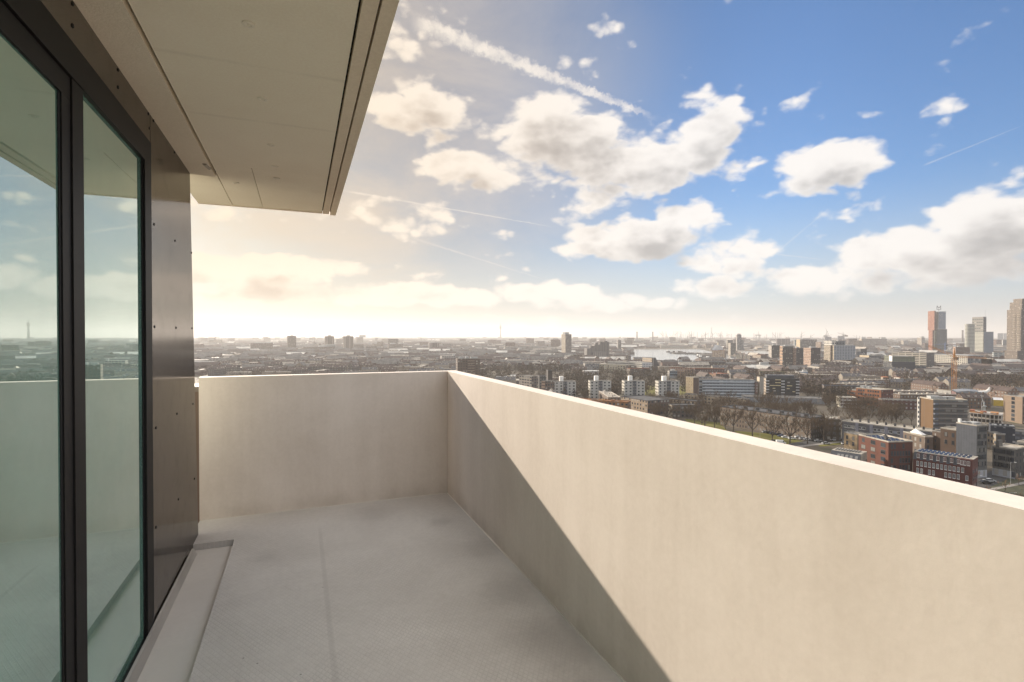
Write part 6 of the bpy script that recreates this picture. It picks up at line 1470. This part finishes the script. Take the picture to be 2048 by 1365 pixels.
# cars
CARM = {}
def car_meshes(col, van=False):
    key = (col, van)
    if key in CARM: return CARM[key]
    body = MB(); L, W_ = (2.6, .95) if van else (2.15, .88); H = 2.1 if van else .82
    prof = [(-L, .35), (L, .35), (L, .7), (L - .15, .82), (L - (.9 if van else 1.1), .95)] + ([(L - 1.5, 2.05), (-L + .05, 2.1), (-L, 1.9)] if van else [(-L + .5, .98), (-L, .85)])
    for s_ in (-1, 1): body.face([(x, s_ * W_, z) for x, z in (prof if s_ < 0 else prof[::-1])])
    for i in range(len(prof)):
        (x0, z0), (x1, z1) = prof[i], prof[(i + 1) % len(prof)]; body.face([(x0, -W_, z0), (x0, W_, z0), (x1, W_, z1), (x1, -W_, z1)][::-1])
    gl = MB()
    if van:
        for s_ in (-1, 1): gl.face([(L - 1.05, s_ * (W_ + .01), 1.0), (L - 1.85, s_ * (W_ + .01), 1.0), (L - 1.85, s_ * (W_ + .01), 1.75), (L - 1.5, s_ * (W_ + .01), 1.85)])
        gl.face([(L - .93, -W_ * .9, 1.02), (L - .93, W_ * .9, 1.02), (L - 1.42, W_ * .9, 1.98), (L - 1.42, -W_ * .9, 1.98)])
    else:
        c = [(L - 1.15, .95), (L - 1.75, 1.42), (-L + 1.1, 1.42), (-L + .45, .98)]
        for s_ in (-1, 1): gl.face([(x, s_ * W_ * .9, z) for x, z in (c if s_ > 0 else c[::-1])])
        gl.face([(c[0][0], -W_ * .9, c[0][1]), (c[0][0], W_ * .9, c[0][1]), (c[1][0], W_ * .82, c[1][1]), (c[1][0], -W_ * .82, c[1][1])]); gl.face([(c[2][0], -W_ * .82, c[2][1]), (c[2][0], W_ * .82, c[2][1]), (c[3][0], W_ * .9, c[3][1]), (c[3][0], -W_ * .9, c[3][1])])
        body.box(c[2][0], c[1][0], -W_ * .84, W_ * .84, 1.421, 1.47)
    wh = MB(); wh.tube([(0, -.1, 0), (0, .1, 0)], [.33, .33], 10)
    m, t, bs = material("car_paint", col, .3, .1, .5)
    CARM[key] = (body.mesh("body", [m]), gl.mesh("windows", [M_wglass[0]]), wh.mesh("wheel", [M_gask]), L, W_)
    return CARM[key]
def car(x, y, az_, col, label, van=False):
    P = ground(x, y); rt = empty("parked_van" if van else "parked_car", (P.x, P.y, .06), rad(90 - az_)); tag(rt, label, "van" if van else "car")
    bm_, gm, wm, L, W_ = car_meshes(col, van)
    for nm, me in (("body", bm_), ("windows", gm)):
        o = bpy.data.objects.new(nm, me); COL.objects.link(o); o.parent = rt
    for sx_ in (-1, 1):
        for sy_ in (-1, 1):
            o = bpy.data.objects.new("wheel", wm); COL.objects.link(o); o.parent = rt; o.location = (sx_ * L * .6, sy_ * W_ * .92, .33)
WHT, BLK, SIL, RED, BLU = (.7, .7, .7), (.02, .02, .022), (.35, .36, .37), (.22, .03, .025), (.04, .07, .16)
car(1562, 888, 120, WHT, "white van parked at the right tip of the bright lawn", True)
car(1549, 884.5, 120, BLK, "black car parked just left of the white van")
car(1559, 871, 120, BLK, "dark car parked behind the bright lawn under the pinkish terrace"); car(1563, 874, 120, BLU, "dark blue car next in line behind the bright lawn")
car(1584, 879, 116, WHT, "white car left of the tall dark-trunked tree base"); car(1597, 876, 116, WHT, "bright white car in sun between the two tall bare trees"); car(1606, 879.5, 116, SIL, "silver car right of the bright white one"); car(1614, 880.5, 116, WHT, "white car at the corner of the pinkish terrace")
car(1691, 890, 130, WHT, "white car half behind the sunlit tan corner house"); car(1652, 889, 120, SIL, "silver car under the large bare tree")
car(1971, 968, 118, BLK, "black car parked in the dark corner park, left of two"); car(1979, 964.5, 118, SIL, "grey car parked behind the black one in the corner park"); car(2031, 947, 118, RED, "dark red car before the white ground-floor row")
for i, (x, y) in enumerate(((1531, 866), (1538, 867.5), (1546, 869), (1571, 876.5), (1629, 883), (1636, 884), (1668, 882), (1676, 881))):
    car(x, y, 118, (SIL, BLK, BLU, WHT, BLK, SIL, WHT, BLK)[i], "small parked car in the street " + ("under the sunlit pinkish terrace, seen through bare branches", "in front of the dim brown flats")[i > 3])
for o_ in list(COL.objects):
    if o_.get("label", "").startswith("small parked car"): o_["group"] = o_["label"]
# lamp posts
def lamp(x, y, yt, label, arm=1.2, wide=.07):
    P = ground(x, y); h = zat(P, x, yt); rt = empty("street_lamp", (P.x, P.y, 0), rad(R.uniform(-60, -30))); tag(rt, label, "lamp post")
    b = MB(); b.tube([(0, 0, 0), (0, 0, h)], [wide, wide * .7], 6); b.tube([(0, 0, h), (arm, 0, h + .15)], [wide * .6, wide * .5], 5); b.build("post", plain("galvanised_post", (.33, .34, .35), .5, .4), rt)
    b = MB(); b.box(arm - .1, arm + .6, -.13, .13, h + .1, h + .24); b.build("lamp_head", M_white, rt)
lamp(2021, 972, 925, "tall grey lamp post in the corner park, the taller one"); lamp(1955, 985, 952, "slim lamp post at the parapet edge by the red brick row", .8); lamp(2018.5, 999, 986, "short lamp post with white head near the lower photo corner", 1.6, .09)
lamp(1963, 858, 803, "tall white pole standing behind the grey tower roof", .3, .12); lamp(1520, 877, 861, "small sign-like post on the bright lawn", .4, .06)
# bright greenhouse pane catching the sun
P = ground(1027, 738); rt = empty("greenhouse", (P.x, P.y, 0), rad(-14)); tag(rt, "small glass-roofed greenhouse glinting in the brown woods", "greenhouse")
b = MB(); b.box(-4, 4, -3, 3, 0, 4); b.build("wall", M_white, rt)
# pane tilted so that the low sun is thrown toward the balcony
vdir = (Vector((0, 0, CAMZ)) - Vector((P.x, P.y, 5))).normalized(); nrm = (vdir + SDIR).normalized(); nl_ = Matrix.Rotation(-rad(-14), 3, 'Z') @ nrm
ux = nl_.cross(Vector((0, 0, 1))).normalized(); uy = nl_.cross(ux)
b = MB(); c = Vector((0, 0, 6)); b.face([c - ux * 4 - uy * 2, c - ux * 4 + uy * 2, c + ux * 4 + uy * 2, c + ux * 4 - uy * 2][::-1])
m, t, bs = material("glass_roof", (.6, .6, .6), .10, .6, .8); b.build("glass_roof", m, rt)
# ------------------------------------------------------------------ haze
HZ = 42000.0
b = MB(); b.box(-HZ, HZ, -HZ, HZ, -6.0, 330.0)
mh = bpy.data.materials.new("air"); mh.use_nodes = True; mh.node_tree.nodes.clear(); t = NT(mh.node_tree)
pv = t.node('ShaderNodeVolumePrincipled')
pv.inputs['Density Attribute'].default_value = ""
pv.inputs['Color'].default_value = (.76, .745, .735, 1)
pv.inputs['Density'].default_value = HAZE_D = 0.000105
pv.inputs['Anisotropy'].default_value = .29
o_ = t.node('ShaderNodeOutputMaterial'); t.l.new(pv.outputs[0], o_.inputs['Volume'])
hz = b.build("haze", mh); hz["kind"] = "stuff"
